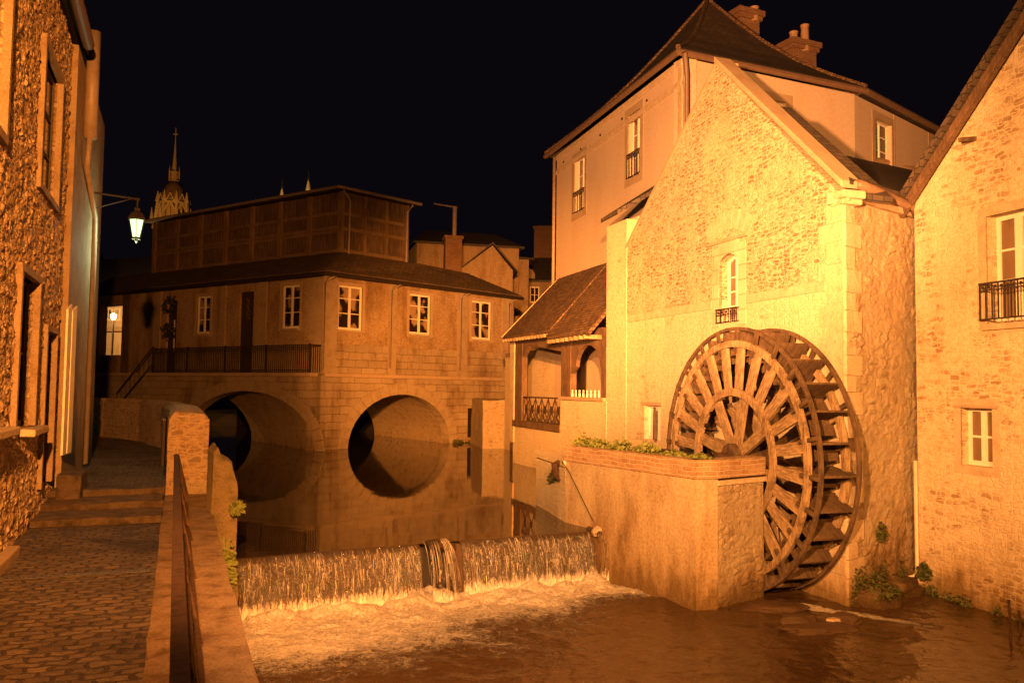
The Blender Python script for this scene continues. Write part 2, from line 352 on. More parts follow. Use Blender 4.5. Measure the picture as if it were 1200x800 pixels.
# water
n = NT('still_water'); o = n.tc.outputs['Object']
n.bump(n.math('ADD', n.noise(n.vec(o, (1, .5, 1)), 1.6, 3, .5), n.math('MULTIPLY', n.noise(o, 7, 2), .12)), .25, .012); n.b.inputs['IOR'].default_value = 1.33
still = n.fin((.030, .020, .011), .025, .5); n.b.inputs['IOR'].default_value = 1.33
n = NT('rough_water'); o = n.tc.outputs['Object']
at = n.n('Attribute', attribute_name='foam').outputs['Fac']
wv = n.warp(n.warp(o, 2.2, .5), 9, .08); fo = n.noise(wv, 4.2, 9, .78); fine = n.noise(wv, 20, 6, .8); rid = n.math('ABSOLUTE', n.math('SUBTRACT', n.noise(wv, 6, 5, .7), .5))
fm = n.mapr(n.math('ADD', n.math('MULTIPLY', fo, 1.0), n.math('ADD', at, n.math('ADD', n.math('MULTIPLY', fine, .35), n.math('MULTIPLY', rid, -.8)))), .93, 1.28)
c = n.mix(fm, (.060, .034, .015), n.mix(n.mapr(fine, .36, .6), (.36, .28, .19), (.84, .75, .62)))
n.bump(n.math('ADD', n.math('MULTIPLY', n.math('MULTIPLY', fo, fm), 1.6), n.math('ADD', n.math('MULTIPLY', n.noise(n.warp(o, 1.5, .6), 2.2, 5, .55), .55), n.math('MULTIPLY', n.math('MULTIPLY', fine, fm), .9))), 1, .07)
rough_w = n.fin(c, n.mapr(fm, 0, 1, .05, .6), .5); n.b.inputs['IOR'].default_value = 1.33
def fall_mat(name, phase, open_):
    n = NT(name); o = n.tc.outputs['Object']; w_ = n.warp(o, 3, .02)
    s1 = n.noise(n.vec(w_, (16, 16, .7), (phase, 0, 0)), 1, 4, .7); s2 = n.noise(n.vec(w_, (75, 75, 2.2), (phase, 0, 0)), 1, 4, .8); s3 = n.noise(n.vec(w_, (120, 120, 26), (phase, 0, 0)), 1, 2, .7)
    z = n.n('SeparateXYZ', i0=o).outputs[2]; low = n.mapr(z, .865, .74); foot = n.mapr(z, .30, .0)
    k = n.mapr(n.math('ADD', n.math('ADD', n.math('MULTIPLY', s1, .6), n.math('MULTIPLY', s2, .9)), n.math('ADD', n.math('MULTIPLY', low, .10), n.math('MULTIPLY', foot, .28))), .90, 1.12)
    sparkle = n.mapr(s3, .64, .70); k = n.math('MAXIMUM', k, n.math('MULTIPLY', n.math('MULTIPLY', sparkle, low), .9))
    a = n.math('MAXIMUM', n.mapr(n.math('SUBTRACT', s1, n.math('MULTIPLY', low, open_)), .30, .48), k)
    n.bump(n.math('ADD', s2, n.math('MULTIPLY', s1, .7)), 1, .02); n.fin(n.mix(k, (.055, .035, .018), (.72, .62, .48)), .08, .9)
    tr = n.n('BsdfTransparent'); mx = n.n('MixShader', i0=n.math('MULTIPLY', a, .93)); n.t.links.new(tr.outputs[0], mx.inputs[1]); n.t.links.new(n.b.outputs[0], mx.inputs[2])
    n.t.links.new(mx.outputs[0], n.t.nodes['Material Output'].inputs[0]); return n.m
fall_a = fall_mat('falling_water', 0, .16); fall_b = fall_mat('falling_water_inner', 9, .05)
n = NT('water_strand'); strand = n.fin((.60, .50, .38), .08, 1.0)
n = NT('spray_foam'); o = n.tc.outputs['Object']; n.bump(n.noise(o, 20, 4), 1, .03); spray = n.fin((.66, .58, .48), .6)
lantern_glow = emit('lantern_glass_lit', (.42, 1.0, .45), .8); lamp_glow = emit('far_lamp_lit', (1, .62, .22), 12)

def relief(name, fr, x0, x1, z0, z1, res, mat, parent, cell=(.24, .15), amp=.035, lump=.03, off=0, seed=1, top=None):
    us = np.arange(x0, x1+res*.5, res); zs = np.arange(z0, z1+res*.5, res); U, Z = np.meshgrid(us, zs); r_ = np.random.RandomState(seed); J0 = r_.rand(64, 64, 3)
    gx = (U+.05*np.sin(Z*5+seed))/cell[0]; gz = (Z+.04*np.sin(U*6))/cell[1]; ix = np.floor(gx).astype(int); iz = np.floor(gz).astype(int); f1 = np.full(U.shape, 9.); f2 = np.full(U.shape, 9.); hr = np.zeros(U.shape)
    for dx in (-1, 0, 1):
        for dz in (-1, 0, 1):
            J = J0[(ix+dx) % 64, (iz+dz) % 64]; d = np.hypot(ix+dx+.1+.8*J[..., 0]-gx, iz+dz+.1+.8*J[..., 1]-gz)
            nw = d < f1; f2 = np.where(nw, f1, np.minimum(f2, d)); hr = np.where(nw, J[..., 2], hr); f1 = np.where(nw, d, f1)
    H = np.clip((f2-f1)*2.6, 0, 1)*(.15+.85*hr**2)*amp; vs = []; nx = len(us)
    for j in range(len(zs)):
        for i in range(nx):
            p = Vector((us[i]+seed, zs[j], 0)); e = min(1, (us[i]-us[0])/.06, (us[-1]-us[i])/.06)
            zz = zs[j] if top is None else min(zs[j], top(us[i]))
            vs.append((us[i], off-.004-e*max(0, H[j, i]*max(.1, .6+1.4*noise.noise(p*1.1))+lump*(.5+noise.noise(p*2.3)*.8+noise.noise(p*7)*.5+noise.noise(p*17)*.3)), zz))
    fc = [(j*nx+i, j*nx+i+1, (j+1)*nx+i+1, (j+1)*nx+i) for j in range(len(zs)-1) for i in range(nx-1)]
    me = bpy.data.meshes.new(name); me.from_pydata(vs, [], fc); me.materials.append(mat); return link(name, me, parent, fr.M)
# ------------------------------------------------------------------ generic parts
def window(parent, fr, u0, u1, z0, z1, y, rows=(1,), cols=2, fw=.055, arch=0, fm=None, gm=None, mid=.07, name='window'):
    m = MB(fr); fm = fm or white_paint; d = .05
    m.box(u0, u0+fw, y, y+d, z0, z1); m.box(u1-fw, u1, y, y+d, z0, z1); m.box(u0+fw, u1-fw, y, y+d, z0, z0+fw*1.3)
    if arch:
        N = 8
        for i in range(N):
            a0, a1 = i/N, (i+1)/N
            f = lambda t: (u0+fw+(u1-u0-2*fw)*t, z1-fw+arch*math.sin(math.pi*t))
            (xa, za), (xb, zb) = f(a0), f(a1)
            m.hull8([(xa, y, za), (xb, y, zb), (xb, y+d, zb), (xa, y+d, za), (xa, y, za+fw), (xb, y, zb+fw), (xb, y+d, zb+fw), (xa, y+d, za+fw)])
    else: m.box(u0+fw, u1-fw, y, y+d, z1-fw, z1)
    zt = z1-fw+arch
    for i in range(1, cols):
        x = u0+(u1-u0)*i/cols; m.box(x-mid/2, x+mid/2, y-.012, y+d-.01, z0+fw, zt)
    tot = sum(rows); acc = 0
    for r in rows[:-1]:
        acc += r; z = z0+fw+(z1-z0-2*fw)*acc/tot
        m.box(u0+fw, u1-fw, y+.008, y+d-.012, z-.018, z+.018)
    o = m.build(name, fm, parent)
    g = MB(fr); g.box(u0+.01, u1-.01, y+.028, y+.034, z0+.02, zt-.005); g.build('pane', gm or glass, o)
    return o
def surround(parent, fr, u0, u1, z0, z1, mat, wdt=.14, y=-.02, th=.05, bottom=True, name='window_surround'):
    m = MB(fr); m.box(u0-wdt, u0, y, y+th, z0-(wdt if bottom else 0), z1+wdt); m.box(u1, u1+wdt, y, y+th, z0-(wdt if bottom else 0), z1+wdt)
    m.box(u0, u1, y, y+th, z1, z1+wdt)
    if bottom: m.box(u0, u1, y, y+th, z0-wdt, z0)
    return m.build(name, mat, parent)
def sill(parent, fr, u0, u1, z, mat, d=.1, h=.07): return MB(fr).box(u0-.06, u1+.06, -d, .06, z-h, z).build('sill', mat, parent, bevel=.01)
def balconet(parent, fr, u0, u1, z0, z1, y, nb, name='balcony_grille'):
    m = MB(fr); m.box(u0, u1, y, y+.03, z1-.03, z1); m.box(u0, u1, y, y+.03, z0, z0+.025); m.box(u0, u1, y, y+.02, z1-.14, z1-.12)
    for i in range(nb+1):
        x = u0+(u1-u0)*i/nb; m.box(x-.009, x+.009, y+.004, y+.022, z0, z1)
    for i in range(nb):
        x = u0+(u1-u0)*(i+.5)/nb; m.lathe([(.028, -.006), (.028, .006)], (x, y+.012, z1-.075), 8, 'y')
    for x in (u0, u1): m.box(x-.015, x+.015, y, .04, z1-.03, z1); m.box(x-.015, x+.015, y, .04, z0, z0+.025)
    return m.build(name, iron, parent)
def rc(r): return [(r[0], r[2]), (r[1], r[2]), (r[1], r[3]), (r[0], r[3])]
def tuft(name, fr, x, y, z, rad, hgt, cnt, mat, label, cat='plant', size=.05, group=None, drape=0):
    m = MB(fr.at(x, y, z))
    for i in range(cnt):
        a = random.random()*6.283; r = rad*math.sqrt(random.random()); q = Vector((math.cos(a)*r, math.sin(a)*r*.6, random.random()*hgt*(1-.5*r/rad)-drape*random.random()))
        d = Vector((random.gauss(0, 1), random.gauss(0, 1), random.gauss(0, .8))).normalized(); e = d.orthogonal().normalized(); s = size*(.5+random.random())
        m.face([q-e*s*.45, q+d*s, q+e*s*.45, q-d*s*.5])
    for i in range(7):
        a = random.random()*6.283; m.tube([(0, 0, -.02), (math.cos(a)*rad*.6, math.sin(a)*rad*.4, hgt*.8)], .004, 3)
    return tag(m.build(name, mat, fix=False), label, cat, group)

# ================================================================== SETTING
ST = Fr(0, 0, 68.7)                       # street frame: x = to the right across the street, y = along it
def struct(name, mb, mat, **k): return tag(mb.build(name, mat, **k), None, None, kind='structure')
struct('river_bed', MB().box(-60, 60, -20, 60, -1.2, -.5), mud)
struct('ground', MB().box(-400, 500, 56, 700, -1, 1.6), mud)
g = MB(ST)
g.box(-1.9, -.14, -3, 12.9, .2, 1.55)
struct('street_paving', g, setts)
g = MB(ST)
g.box(-1.9, -.14, 14.8, 40, .2, 1.82); g.box(-14, -1.9, 19, 44, .2, 1.81)
struct('upper_street_paving', g, setts)
g = MB(ST); g.box(-1.85, -.15, 12.88, 13.8, .2, 1.645).box(-1.85, -.15, 13.75, 14.7, .2, 1.735).box(-1.85, -.15, 14.62, 14.84, 1.6, 1.828)
o = roughen(g, .03, 2.3, 6).build('street_steps', step_mat, bevel=.01); tag(o, None, None, kind='structure')
# right bank land
struct('right_bank', MB().slab([(9.2, 16, -.6), (9.4, 13, -.6), (14.5, 0, -.6), (60, 0, -.6), (60, 56, -.6), (3, 56, -.6), (3, 34, -.6), (6.5, 17, -.6)], (0, 0, 1.6)), mud)
# waters
WE = Fr(-4.0, 12.99, 61.7)                # weir crest line, x from left to right
WL = 6.3
g = MB(); p0 = WE.w(-1.2, .10, .85); p1 = WE.w(WL+.6, .10, .85)
g.face([p0, p1, (3.2, 17.5, .85), (2.2, 24, .85), (1.2, 32, .85), (3, 56, .85), (-30, 56, .85), (-14, 30, .85)])
struct('millpond_water', g, still, uv=False)
# lower river, as a displaced sheet
NX, NY = 330, 330
vs = []; foam = []; x0, x1, y0, y1 = -5.5, 9.5, 2.0, 16.9
for j in range(NY):
    for i in range(NX):
        x = x0+(x1-x0)*i/(NX-1); y = y0+(y1-y0)*j/(NY-1); l = WE.loc((x, y, 0)); d = -l.y
        k = math.exp(-max(d-.25, 0)/.85) if -0.4 < l.x < WL+.5 else math.exp(-max(d, 0)/1.1)*math.exp(-max(-.4-l.x, l.x-WL-.5)**2*3)
        sm = 1/(1+math.exp((l.x-3.4)*1.6)); k2 = sm*math.exp(-(max(d-1.25, 0)/1.5)**1.5)+(1-sm)*math.exp(-(max(d-.6, 0)/.9)**1.3)
        p = Vector((x, y, 0))
        a = .022+.10*min(k, 1)
        z = a*(noise.noise(p*1.7)+.7*noise.noise(p*3.9+Vector((5, 0, 0)))+.4*noise.noise(p*9))
        if d > 0: z += .10*math.exp(-((d-.42)/.22)**2)*(1 if 0 < l.x < WL else 0)*(.6+noise.noise(p*2.3))
        vs.append((x, y, z))
        f = (.80*k2+.10)*(1 if -.3 < l.x < WL+.3 else .45)+.22*noise.noise(p*.9+Vector((3, 1, 0)))
        # race from under the wheel
        q = Vector((x-4.95, y-14.0, 0)); a1 = q.x*.80-q.y*.60; a2 = q.x*.60+q.y*.80
        if -.3 < a1 < 1.9: f = max(f, .95*math.exp(-(a2/.19)**2)*(1-a1/3.2))
        foam.append(f+.05*noise.noise(p*.8))
fc = [(j*NX+i, j*NX+i+1, (j+1)*NX+i+1, (j+1)*NX+i) for j in range(NY-1) for i in range(NX-1)
      if WE.loc((vs[j*NX+i][0], vs[j*NX+i][1], 0)).y < .5]
me = bpy.data.meshes.new('river_water'); me.from_pydata(vs, [], fc); me.materials.append(rough_w)
at = me.attributes.new('foam', 'FLOAT', 'POINT'); at.data.foreach_set('value', foam)
me.polygons.foreach_set('use_smooth', [True]*len(me.polygons))
tag(link('river_water', me, None, Matrix.Identity(4)), None, None, kind='structure')
struct('distant_river_water', MB().box(-5.5, 20, -20, 1.99, -.4, 0), rough_w)

# ================================================================== WEIR AND FALL
r = root('weir', WE, 'long low stone weir under the curtain of falling water', 'weir')
m = MB(WE); m.box(-1.2, 2.86, .10, .7, -.5, .80).box(3.56, WL+.25, .10, .7, -.5, .80)
m.build('sill_wall', wet_rock, r); MB(WE).box(2.86, 3.56, .45, .7, -.5, .80).build('notch_back', plain('shaded_notch_stone', (.025, .017, .009), .5, 6, .4, .02), r)  # near-black colour paints the shade of the notch recess
def fall_sheet(name, u0, u1, prof, mat, parent, nu, amp, seed):
    m = MB(WE); rows = []
    for i in range(nu+1):
        u = u0+(u1-u0)*i/nu; k = amp*noise.noise(Vector((u*4+seed, seed, 0)))+amp*.5*noise.noise(Vector((u*17, seed, 3)))
        rows.append([m.b.verts.new((u, y-k*min(1, j/2), z)) for j, (y, z) in enumerate(prof)])
    for a, b in zip(rows, rows[1:]):
        for j in range(len(prof)-1): m.b.faces.new((a[j], b[j], b[j+1], a[j+1]))
    return m.build(name, mat, parent, smooth=True, uv=False)
r = root('waterfall', WE, 'curtain of streaming water falling over the long weir', 'waterfall')
def prof(t, k=0): return [(.12, .854+k), (.06, .856+k), (.0, .848+k)]+[(-.01-t*math.sqrt(s), .83+k-.83*s) for s in (.06, .15, .3, .45, .6, .8, 1.0)]
for (a, b) in ((-.10, 2.84), (3.58, WL-.05)):
    fall_sheet('water_sheet', a, b, prof(.26), fall_a, r, 240, .03, 1.3)
    fall_sheet('inner_water_sheet', a, b, prof(.19, -.012), fall_b, r, 200, .03, 7.7)
jet = [(.2, .862), (.05, .93), (-.1, .95), (-.22, .90), (-.33, .78), (-.42, .6), (-.48, .4), (-.52, .2), (-.55, 0)]
m = MB(WE); rows = []
for i in range(25):
    t = i/24*2-1; wd = .24
    rows.append([m.b.verts.new((3.2+t*wd*(.45+.55*j/8)**.5, y+.16*t*t, z-(.13*t*t if j > 0 else 0)*min(j, 4)/2.2*(z > .05))) for j, (y, z) in enumerate(jet)])
for a, b in zip(rows, rows[1:]):
    for j in range(len(jet)-1): m.b.faces.new((a[j], b[j], b[j+1], a[j+1]))
m.build('water_jet', fall_a, r, smooth=True, uv=False)
m = MB(WE)
for i in range(800):
    if i < 740:
        u = random.uniform(-.08, WL-.1)
        if noise.noise(Vector((u*3.1, 0, 0)))+.5*noise.noise(Vector((u*9, 3, 0))) < random.uniform(-.5, .3): continue
        if 2.8 < u < 3.62: continue
        P = prof(random.uniform(.2, .3)); s0 = random.randint(2, 6); s1 = min(9, s0+random.randint(1, 2))
        pts = [(u+.01*random.gauss(0, 1), P[j][0]-.01, P[j][1]) for j in range(s0, s1+1)]
    else:
        t = random.uniform(-1, 1); s0 = random.randint(0, 4); s1 = min(8, s0+random.randint(1, 4))
        pts = [(3.2+t*.3*(.45+.55*j/8)**.5, jet[j][0]+.16*t*t-.015, max(0, jet[j][1]-.13*t*t*min(j, 4)/2.2)) for j in range(s0, s1+1)]
    if len(pts) > 1: m.tube(pts, [random.choice((.0008, .001, .0014, .002, .0028))*random.uniform(.6, 1.2) for _ in pts], 4)
tag(m.build('water_strands', strand, r, smooth=True, uv=False), None, None, kind='stuff')
m = MB(WE)
for i in range(900):
    u = random.uniform(-.3, WL); y = -.3+random.gauss(0, .13); s = random.uniform(.0015, .005); z = abs(random.gauss(0, .10))
    m.lathe([(s*.5, -s), (s, 0), (s*.5, s)], (u, y, z+.03), 5)
tag(m.build('spray_drops', spray, r, smooth=True, uv=False), None, None, kind='stuff')
m = MB(WE.at(6.42, .02, .62)); m.lathe([(.02, -.06), (.09, -.04), (.11, .05), (.09, .12), (.04, .15)], (0, 0, .16), 9); roughen(m, .05, 7)
tag(m.build('weir_end_stone', trim_brown, bevel=.01), 'pale rounded stone on the right end of the weir crest', 'stone')
m = MB(WE); m.tube([(WL+.05, .25, .86), (WL+.12, -.05, .80), (WL+.16, -.17, .62), (WL+.17, -.2, .3), (WL+.17, -.21, 0)], [.05, .09, .10, .12, .13], 8, False)
tag(m.build('side_spill', fall_a, None, smooth=True), 'thin separate spill of water beside the planter wall', 'waterfall')

# ================================================================== LEFT BANK: cottage, street edge
FL = Fr(*ST.w(-1.72, 0, 0).xy, -21.3)
r = root('stone_cottage', FL, 'rough stone house rising on the left edge of the street', 'house', x=9, z=1.55)
o1 = FL.rect(50, 66, 71, 232); lo1 = FL.rect(22, 322, 43, 500); lo2 = FL.rect(51, 388, 62, 600); near = (FL.uv(-60, 70)[0], FL.uv(10, 70)[0], FL.uv(0, 150)[1], FL.uv(0, -90)[1])
q0 = FL.uv(78, 300)[0]; q1 = FL.uv(103, 300)[0]; ztop = 9.2
uz = lambda px, py: FL.uv(px, py)
zt = FL.uv(92, 68)[1]+.05
holes = [o1, near, lo1, (lo2[0], lo2[1], 2.0, lo2[3])]
u_near = 2.0
m = MB(FL); m.poly([(u_near, 1.0), (q1, 1.0), (q1, zt), (u_near, zt)], .06, .5, [rc(h) for h in holes]); m.build('wall', left_stone, r)
# rubble skin with real relief
res = .024; us = np.arange(7.5, q0+.02, res); zs = np.arange(1.4, zt, res); U, Z = np.meshgrid(us, zs)
rs = np.random.RandomState(3); cu, cz = .13, .095
gx = (U+.03*np.sin(Z*9))/cu; gz = (Z+.03*np.sin(U*7))/cz; ix = np.floor(gx).astype(int); iz = np.floor(gz).astype(int)
jit = rs.rand(400, 400, 3); f1 = np.full(U.shape, 9.); f2 = np.full(U.shape, 9.); hr = np.zeros(U.shape)
for dx in (-1, 0, 1):
    for dz in (-1, 0, 1):
        J = jit[(ix+dx) % 400, (iz+dz) % 400]; d = np.hypot(ix+dx+.15+.7*J[..., 0]-gx, iz+dz+.15+.7*J[..., 1]-gz)
        nw = d < f1; f2 = np.where(nw, f1, np.minimum(f2, d)); hr = np.where(nw, J[..., 2], hr); f1 = np.where(nw, d, f1)
H = np.clip((f2-f1)*3.2, 0, 1)*(.004+.026*hr*hr)
vs = []
for j in range(len(zs)):
    for i in range(len(us)):
        p = Vector((us[i], zs[j], 0)); vs.append((us[i], .05-H[j, i]-.014*noise.noise(p*14)-.02*noise.noise(p*3), zs[j]))
nx = len(us); fc = []
for j in range(len(zs)-1):
    for i in range(nx-1):
        cx, cz_ = us[i]+res/2, zs[j]+res/2
        if not any(h[0]-.05 < cx < h[1]+.05 and h[2]-.05 < cz_ < h[3]+.05 for h in holes): fc.append((j*nx+i, j*nx+i+1, (j+1)*nx+i+1, (j+1)*nx+i))
me = bpy.data.meshes.new('rubble_facing'); me.from_pydata(vs, [], fc); me.materials.append(left_stone); link('rubble_facing', me, r, FL.M)
m = MB(FL); m.box(q0, q1, -.05, .3, 1.0, zt); m.build('corner_pilaster', cottage_trim, r)
m = MB(FL); m.box(q1, q1+2.5, .0, 3, 1.0, zt+.3); m.build('rear_wing', render_dark, r)
for h in (o1, near): surround(r, FL, h[0], h[1], h[2], h[3], cottage_trim, .09, -.02, .20)
for h in (lo1, holes[3]): surround(r, FL, h[0], h[1], h[2], h[3], cottage_trim, .09, -.02, .20, bottom=False)
window(r, FL, o1[0]+.02, o1[1]-.02, o1[2], o1[3], .10, (1, 1, 1), 2, fm=dark_door); window(r, FL, near[0]+.02, near[1]-.02, near[2], near[3], .12, (1, 1, 1), 2, fm=dark_door)
window(r, FL, lo1[0], lo1[1], lo1[2], lo1[3], .14, (1, 1), 2, fm=dark_door)
MB(FL).box(holes[3][0], holes[3][1], .14, .2, holes[3][2], holes[3][3]).build('door', dark_door, r)
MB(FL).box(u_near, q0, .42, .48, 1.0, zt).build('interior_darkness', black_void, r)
for (a, b, c) in ((-20, 20, 510), (38, 55, 503)):
    u0, z = FL.uv(a, c, -.1); u1 = FL.uv(b, c, -.1)[0]
    m = MB(FL); m.box(u0, u1, -.13, .1, z-.09, z); roughen(m, .012, 4, 1).build('sill', trim_pale, r, bevel=.015)
m = MB(FL)
for k in range(2): m.hull8([(q0-.35+.32*k, -.10-.03*k, 2.35), (q0-.08+.32*k, -.12-.04*k, 2.35), (q0-.08+.32*k, -.09-.04*k, 2.35), (q0-.35+.32*k, -.07-.03*k, 2.35), (q0-.35+.32*k, -.10-.03*k, 4.6), (q0-.08+.32*k, -.12-.04*k, 4.7), (q0-.08+.32*k, -.09-.04*k, 4.7), (q0-.35+.32*k, -.07-.03*k, 4.6)])
m.islands('shutter', white_paint, r)
# eaves gutter, roof, downpipe
m = MB(FL); m.tube([(u_near, -.16, zt+.12), (q0+.25, -.16, zt+.12)], .095, 12)
for k in range(14): m.tube([(u_near+.55*k, -.16, zt+.12), (u_near+.55*k+.05, -.16, zt+.12)], .108, 12)
m.build('gutter', brown_pipe, r, smooth=False)
m = MB(FL); m.slab([(u_near, -.08, zt+.2), (q1-.2, -.08, zt+.2), (q1-.2, 3.5, zt+3.4), (u_near, 3.5, zt+3.4)], (0, 0, .12)); m.build('roof', slate, r)
ux = FL.uv(108, 100, -.15)[0]; zx = FL.uv(108, 27, -.15)[1]; z2 = FL.uv(108, 170, -.15)[1]
m = MB(FL); m.tube([(ux, -.15, zx), (ux, -.15, z2)], .11, 10).tube([(ux, -.15, z2+.02), (ux, -.12, z2-.5), (q1+.15, -.09, z2-1), (q1+.15, -.09, 1.9)], .05, 8); m.build('downpipe', zinc, r, smooth=True)
# things on the street
pb = FL.uv(82, 572, -.25)
m = MB(FL); m.box(pb[0]-.3, pb[0]+.5, -.42, -.08, 1.7, 2.10); roughen(m, .03, 3, 2)
tag(m.build('mounting_stone', step_mat, bevel=.03), 'squat worn stone block against the left house by the steps', 'stone block')
m = MB(FL); m.box(9.7, 10.9, -.15, -.02, 1.5, 1.66); roughen(m, .012, 4, 2)
tag(m.build('kerb_stone', trim_brown, bevel=.02), 'low kerb stone along the left house foot below the steps', 'kerb stone')
gy = ST.loc(Vector((-3.62, 8.88, 0))).y
r = root('drain_grating', ST, 'narrow black drain grating crossing the sett street', 'drain', x=-.9, y=gy, z=1.55)
m = MB(ST); m.box(-1.6, -.2, gy-.05, gy-.035, 1.552, 1.562).box(-1.6, -.2, gy+.035, gy+.05, 1.552, 1.562); m.build('frame', iron, r)
m = MB(ST)
for k in range(36): m.box(-1.58+k*.038, -1.565+k*.038, gy-.035, gy+.035, 1.551, 1.559)
m.build('bars', iron, r)
m = MB(ST); m.box(-.13, .47, -3, 14.8, -.6, 1.55).box(-.05, .47, 14.8, 40, -.6, 1.9); struct('embankment_wall', m, old_rubble)
m = MB(ST)
y = 1.0
while y < 14.7:
    L = random.uniform(1.3, 2.2); e = min(y+L, 14.8); m.box(-.14, .50, y+.002, e-.002, 1.52, 1.70+random.uniform(-.004, .004)); y = e
roughen(m, .018, 2.5, 5)
tag(m.build('coping_wall', coping_mat, bevel=.006), 'low wide stone coping between street and weir, carrying a handrail', 'wall')
r = root('handrail', ST, 'dark rusty iron handrail running along the low coping toward the brick parapet', 'railing', x=.04, y=8, z=1.7)
m = MB(ST); m.bar((.05, 1.0, 2.34), (.01, 14.7, 2.34), .075, .022); m.build('top_rail', rust, r, bevel=.008)
m = MB(ST); m.bar((.18, 1.0, 1.86), (.14, 14.7, 1.86), .03, .02); m.build('lower_rail', rust, r)
for k in range(7): MB(ST).bar((.21, 2.2+k*2.05, 1.66), (.04, 2.2+k*2.05, 2.34), .035, .03).build('post', rust, r)
m = MB(ST); m.bar((.12, 1.0, 2.10), (.08, 14.7, 2.10), .022, .018); m.build('middle_rail', rust, r)
for k in range(6):
    y = 2.22+k*2.05; MB(ST).bar((.16, y, 1.87), (.04, y+1.0, 2.33), .014, .02).build('brace', rust, r)
r = root('brick_parapet', ST, 'taller pale brick parapet with rounded top beyond the handrail', 'wall', x=.17, y=16, z=1.7)
def par_sec(y, dx=0): return [(-.13+dx, 1.5), (.49+dx, 1.5), (.49+dx, 2.9), (.40+dx, 3.0), (-.02+dx, 3.02), (-.13+dx, 2.9)]
path = [(14.8, 0), (17, 0), (20, -.02), (24, -.25), (27, -.9), (29.5, -2.0), (31, -3.6)]
m = MB(ST); rings = [[m.b.verts.new((x, y, z)) for x, z in par_sec(y, dx)] for y, dx in path]
for a, b in zip(rings, rings[1:]):
    for k in range(6): m.b.faces.new((a[k], a[(k+1) % 6], b[(k+1) % 6], b[k]))
m.b.faces.new(rings[0]); m.b.faces.new(rings[-1]); bmesh.ops.subdivide_edges(m.b, edges=m.b.edges[:], cuts=3, use_grid_fill=True); roughen(m, .035, 3)
m.build('brick_wall', pale_brick, r)
m = MB(ST); m.tube([(-.2, 15.6, 2.1), (-.2, 15.6, 2.85), (-.2, 15.7, 2.9)], .03, 8)
m.tube([(-.2, 17.2, 2.1), (-.2, 17.2, 2.85)], .03, 8).tube([(-.2, 15.6, 2.85), (-.2, 17.2, 2.85)], .03, 8)
tag(m.build('grab_rail', iron), 'short dark grab rail hooked on the street side of the brick parapet', 'railing')
# mossy broken pier on river side
m = MB(ST); m.poly([(.44, -.4), (.84, -.4), (.83, 1.6), (.80, 2.1), (.74, 2.36), (.60, 2.44), (.53, 2.60), (.47, 2.5)], 12.4, 13.5)
bmesh.ops.triangulate(m.b, faces=m.b.faces[:]); roughen(m, .07, 2.2, 3, 4)
tag(m.build('broken_pier', moss_stone), 'ragged mossy stone pier standing in the water beside the brick parapet', 'pier')
tuft('wall_weed', ST, .80, 12.3, 1.72, .08, .2, 45, leaf, 'grassy weed sprouting from the ragged mossy pier', size=.09)
tuft('ivy', ST, .70, 12.28, 1.0, .12, .5, 260, leaf, 'ivy clinging low on the ragged mossy pier', size=.045, drape=.3)
# hanging lantern
lp = FL.loc(Vector((0, 0, 0)))
Yl = 17.0; d = F0+CR*(160-600)/1000+CU*(400-268)/1000; t = Yl/d.y; LP = Vector((0, 0, CZ))+d*t
LN = Fr(LP.x, LP.y, -21.3+90, LP.z)
r = root('street_lantern', LN, 'glowing pale green lantern hanging from a bracket over the street', 'street lamp')
k = .6
m = MB(LN); m.lathe([(.13*k, -.30*k), (.25*k, .28*k)], (0, 0, 0), 6); m.build('lantern_glass', lantern_glow, r)
m = MB(LN); m.lathe([(.30*k, .28*k), (.31*k, .33*k), (.20*k, .52*k), (.09*k, .60*k), (.10*k, .68*k), (.03*k, .76*k)], (0, 0, 0), 6)
for a in range(6):
    q = 2*math.pi*(a+.5)/6; m.bar((.135*k*math.cos(q), .135*k*math.sin(q), -.3*k), (.255*k*math.cos(q), .255*k*math.sin(q), .28*k), .022*k, .022*k)
m.lathe([(.15*k, -.36*k), (.15*k, -.29*k)], (0, 0, 0), 6); m.lathe([(.02*k, -.48*k), (.06*k, -.42*k), (.03*k, -.36*k)], (0, 0, 0), 8); m.build('lantern_cap', iron, r)
m = MB(LN); m.tube([(0, 0, .42), (0, 0, .62)], .018, 6).tube([(.04, 0, .60), (-1.2, 0, .68)], .022, 6).tube([(-.1, 0, .60), (-.5, 0, .45), (-1.0, 0, .25), (-1.2, 0, .2)], .012, 6); m.build('bracket', iron, r)
point('lantern_light', (LP.x, LP.y, LP.z-.45), 34, (.75, 1, .6), .08)

# ================================================================== BRIDGE + MARKET HALL
FB = Fr(-7.7, 35.49, 43); FA = Fr(-7.7, 35.49, 124.5)
zl = FB.uv(385, 437)[1]; ze = FB.uv(385, 322)[1]; LB = FB.uv(601, 400)[0]; LA = 18.5
wdir = Vector((math.sin(R(-35)), math.cos(R(-35)), 0))
r = root('stone_bridge', FB, 'dark ashlar bridge with two round arches reflected in the millpond', 'bridge', x=.3, z=.85)
PJ = .8   # the left face of the bridge stands proud of the hall above it
FAo = Fr(*FA.w(0, -PJ, 0).xy, 124.5)
def arch(c, a, b, zb, n=22): return [(c-a, -.5)]+[(c-a*math.cos(math.pi*i/n), zb+b*math.sin(math.pi*i/n)) for i in range(n+1)]+[(c+a, -.5)]
ua = FB.uv(407, 527)[0]; ub = FB.uv(527, 500)[0]; zc = FB.uv(472, 462)[1]; A1 = arch((ua+ub)/2, (ub-ua)/2, zc-.85, .85)
va = FAo.uv(214, 500)[0]; vb = FAo.uv(370, 500)[0]; zc2 = FAo.uv(297, 458)[1]; A2 = arch((va+vb)/2, (vb-va)/2, zc2-.85, .85)
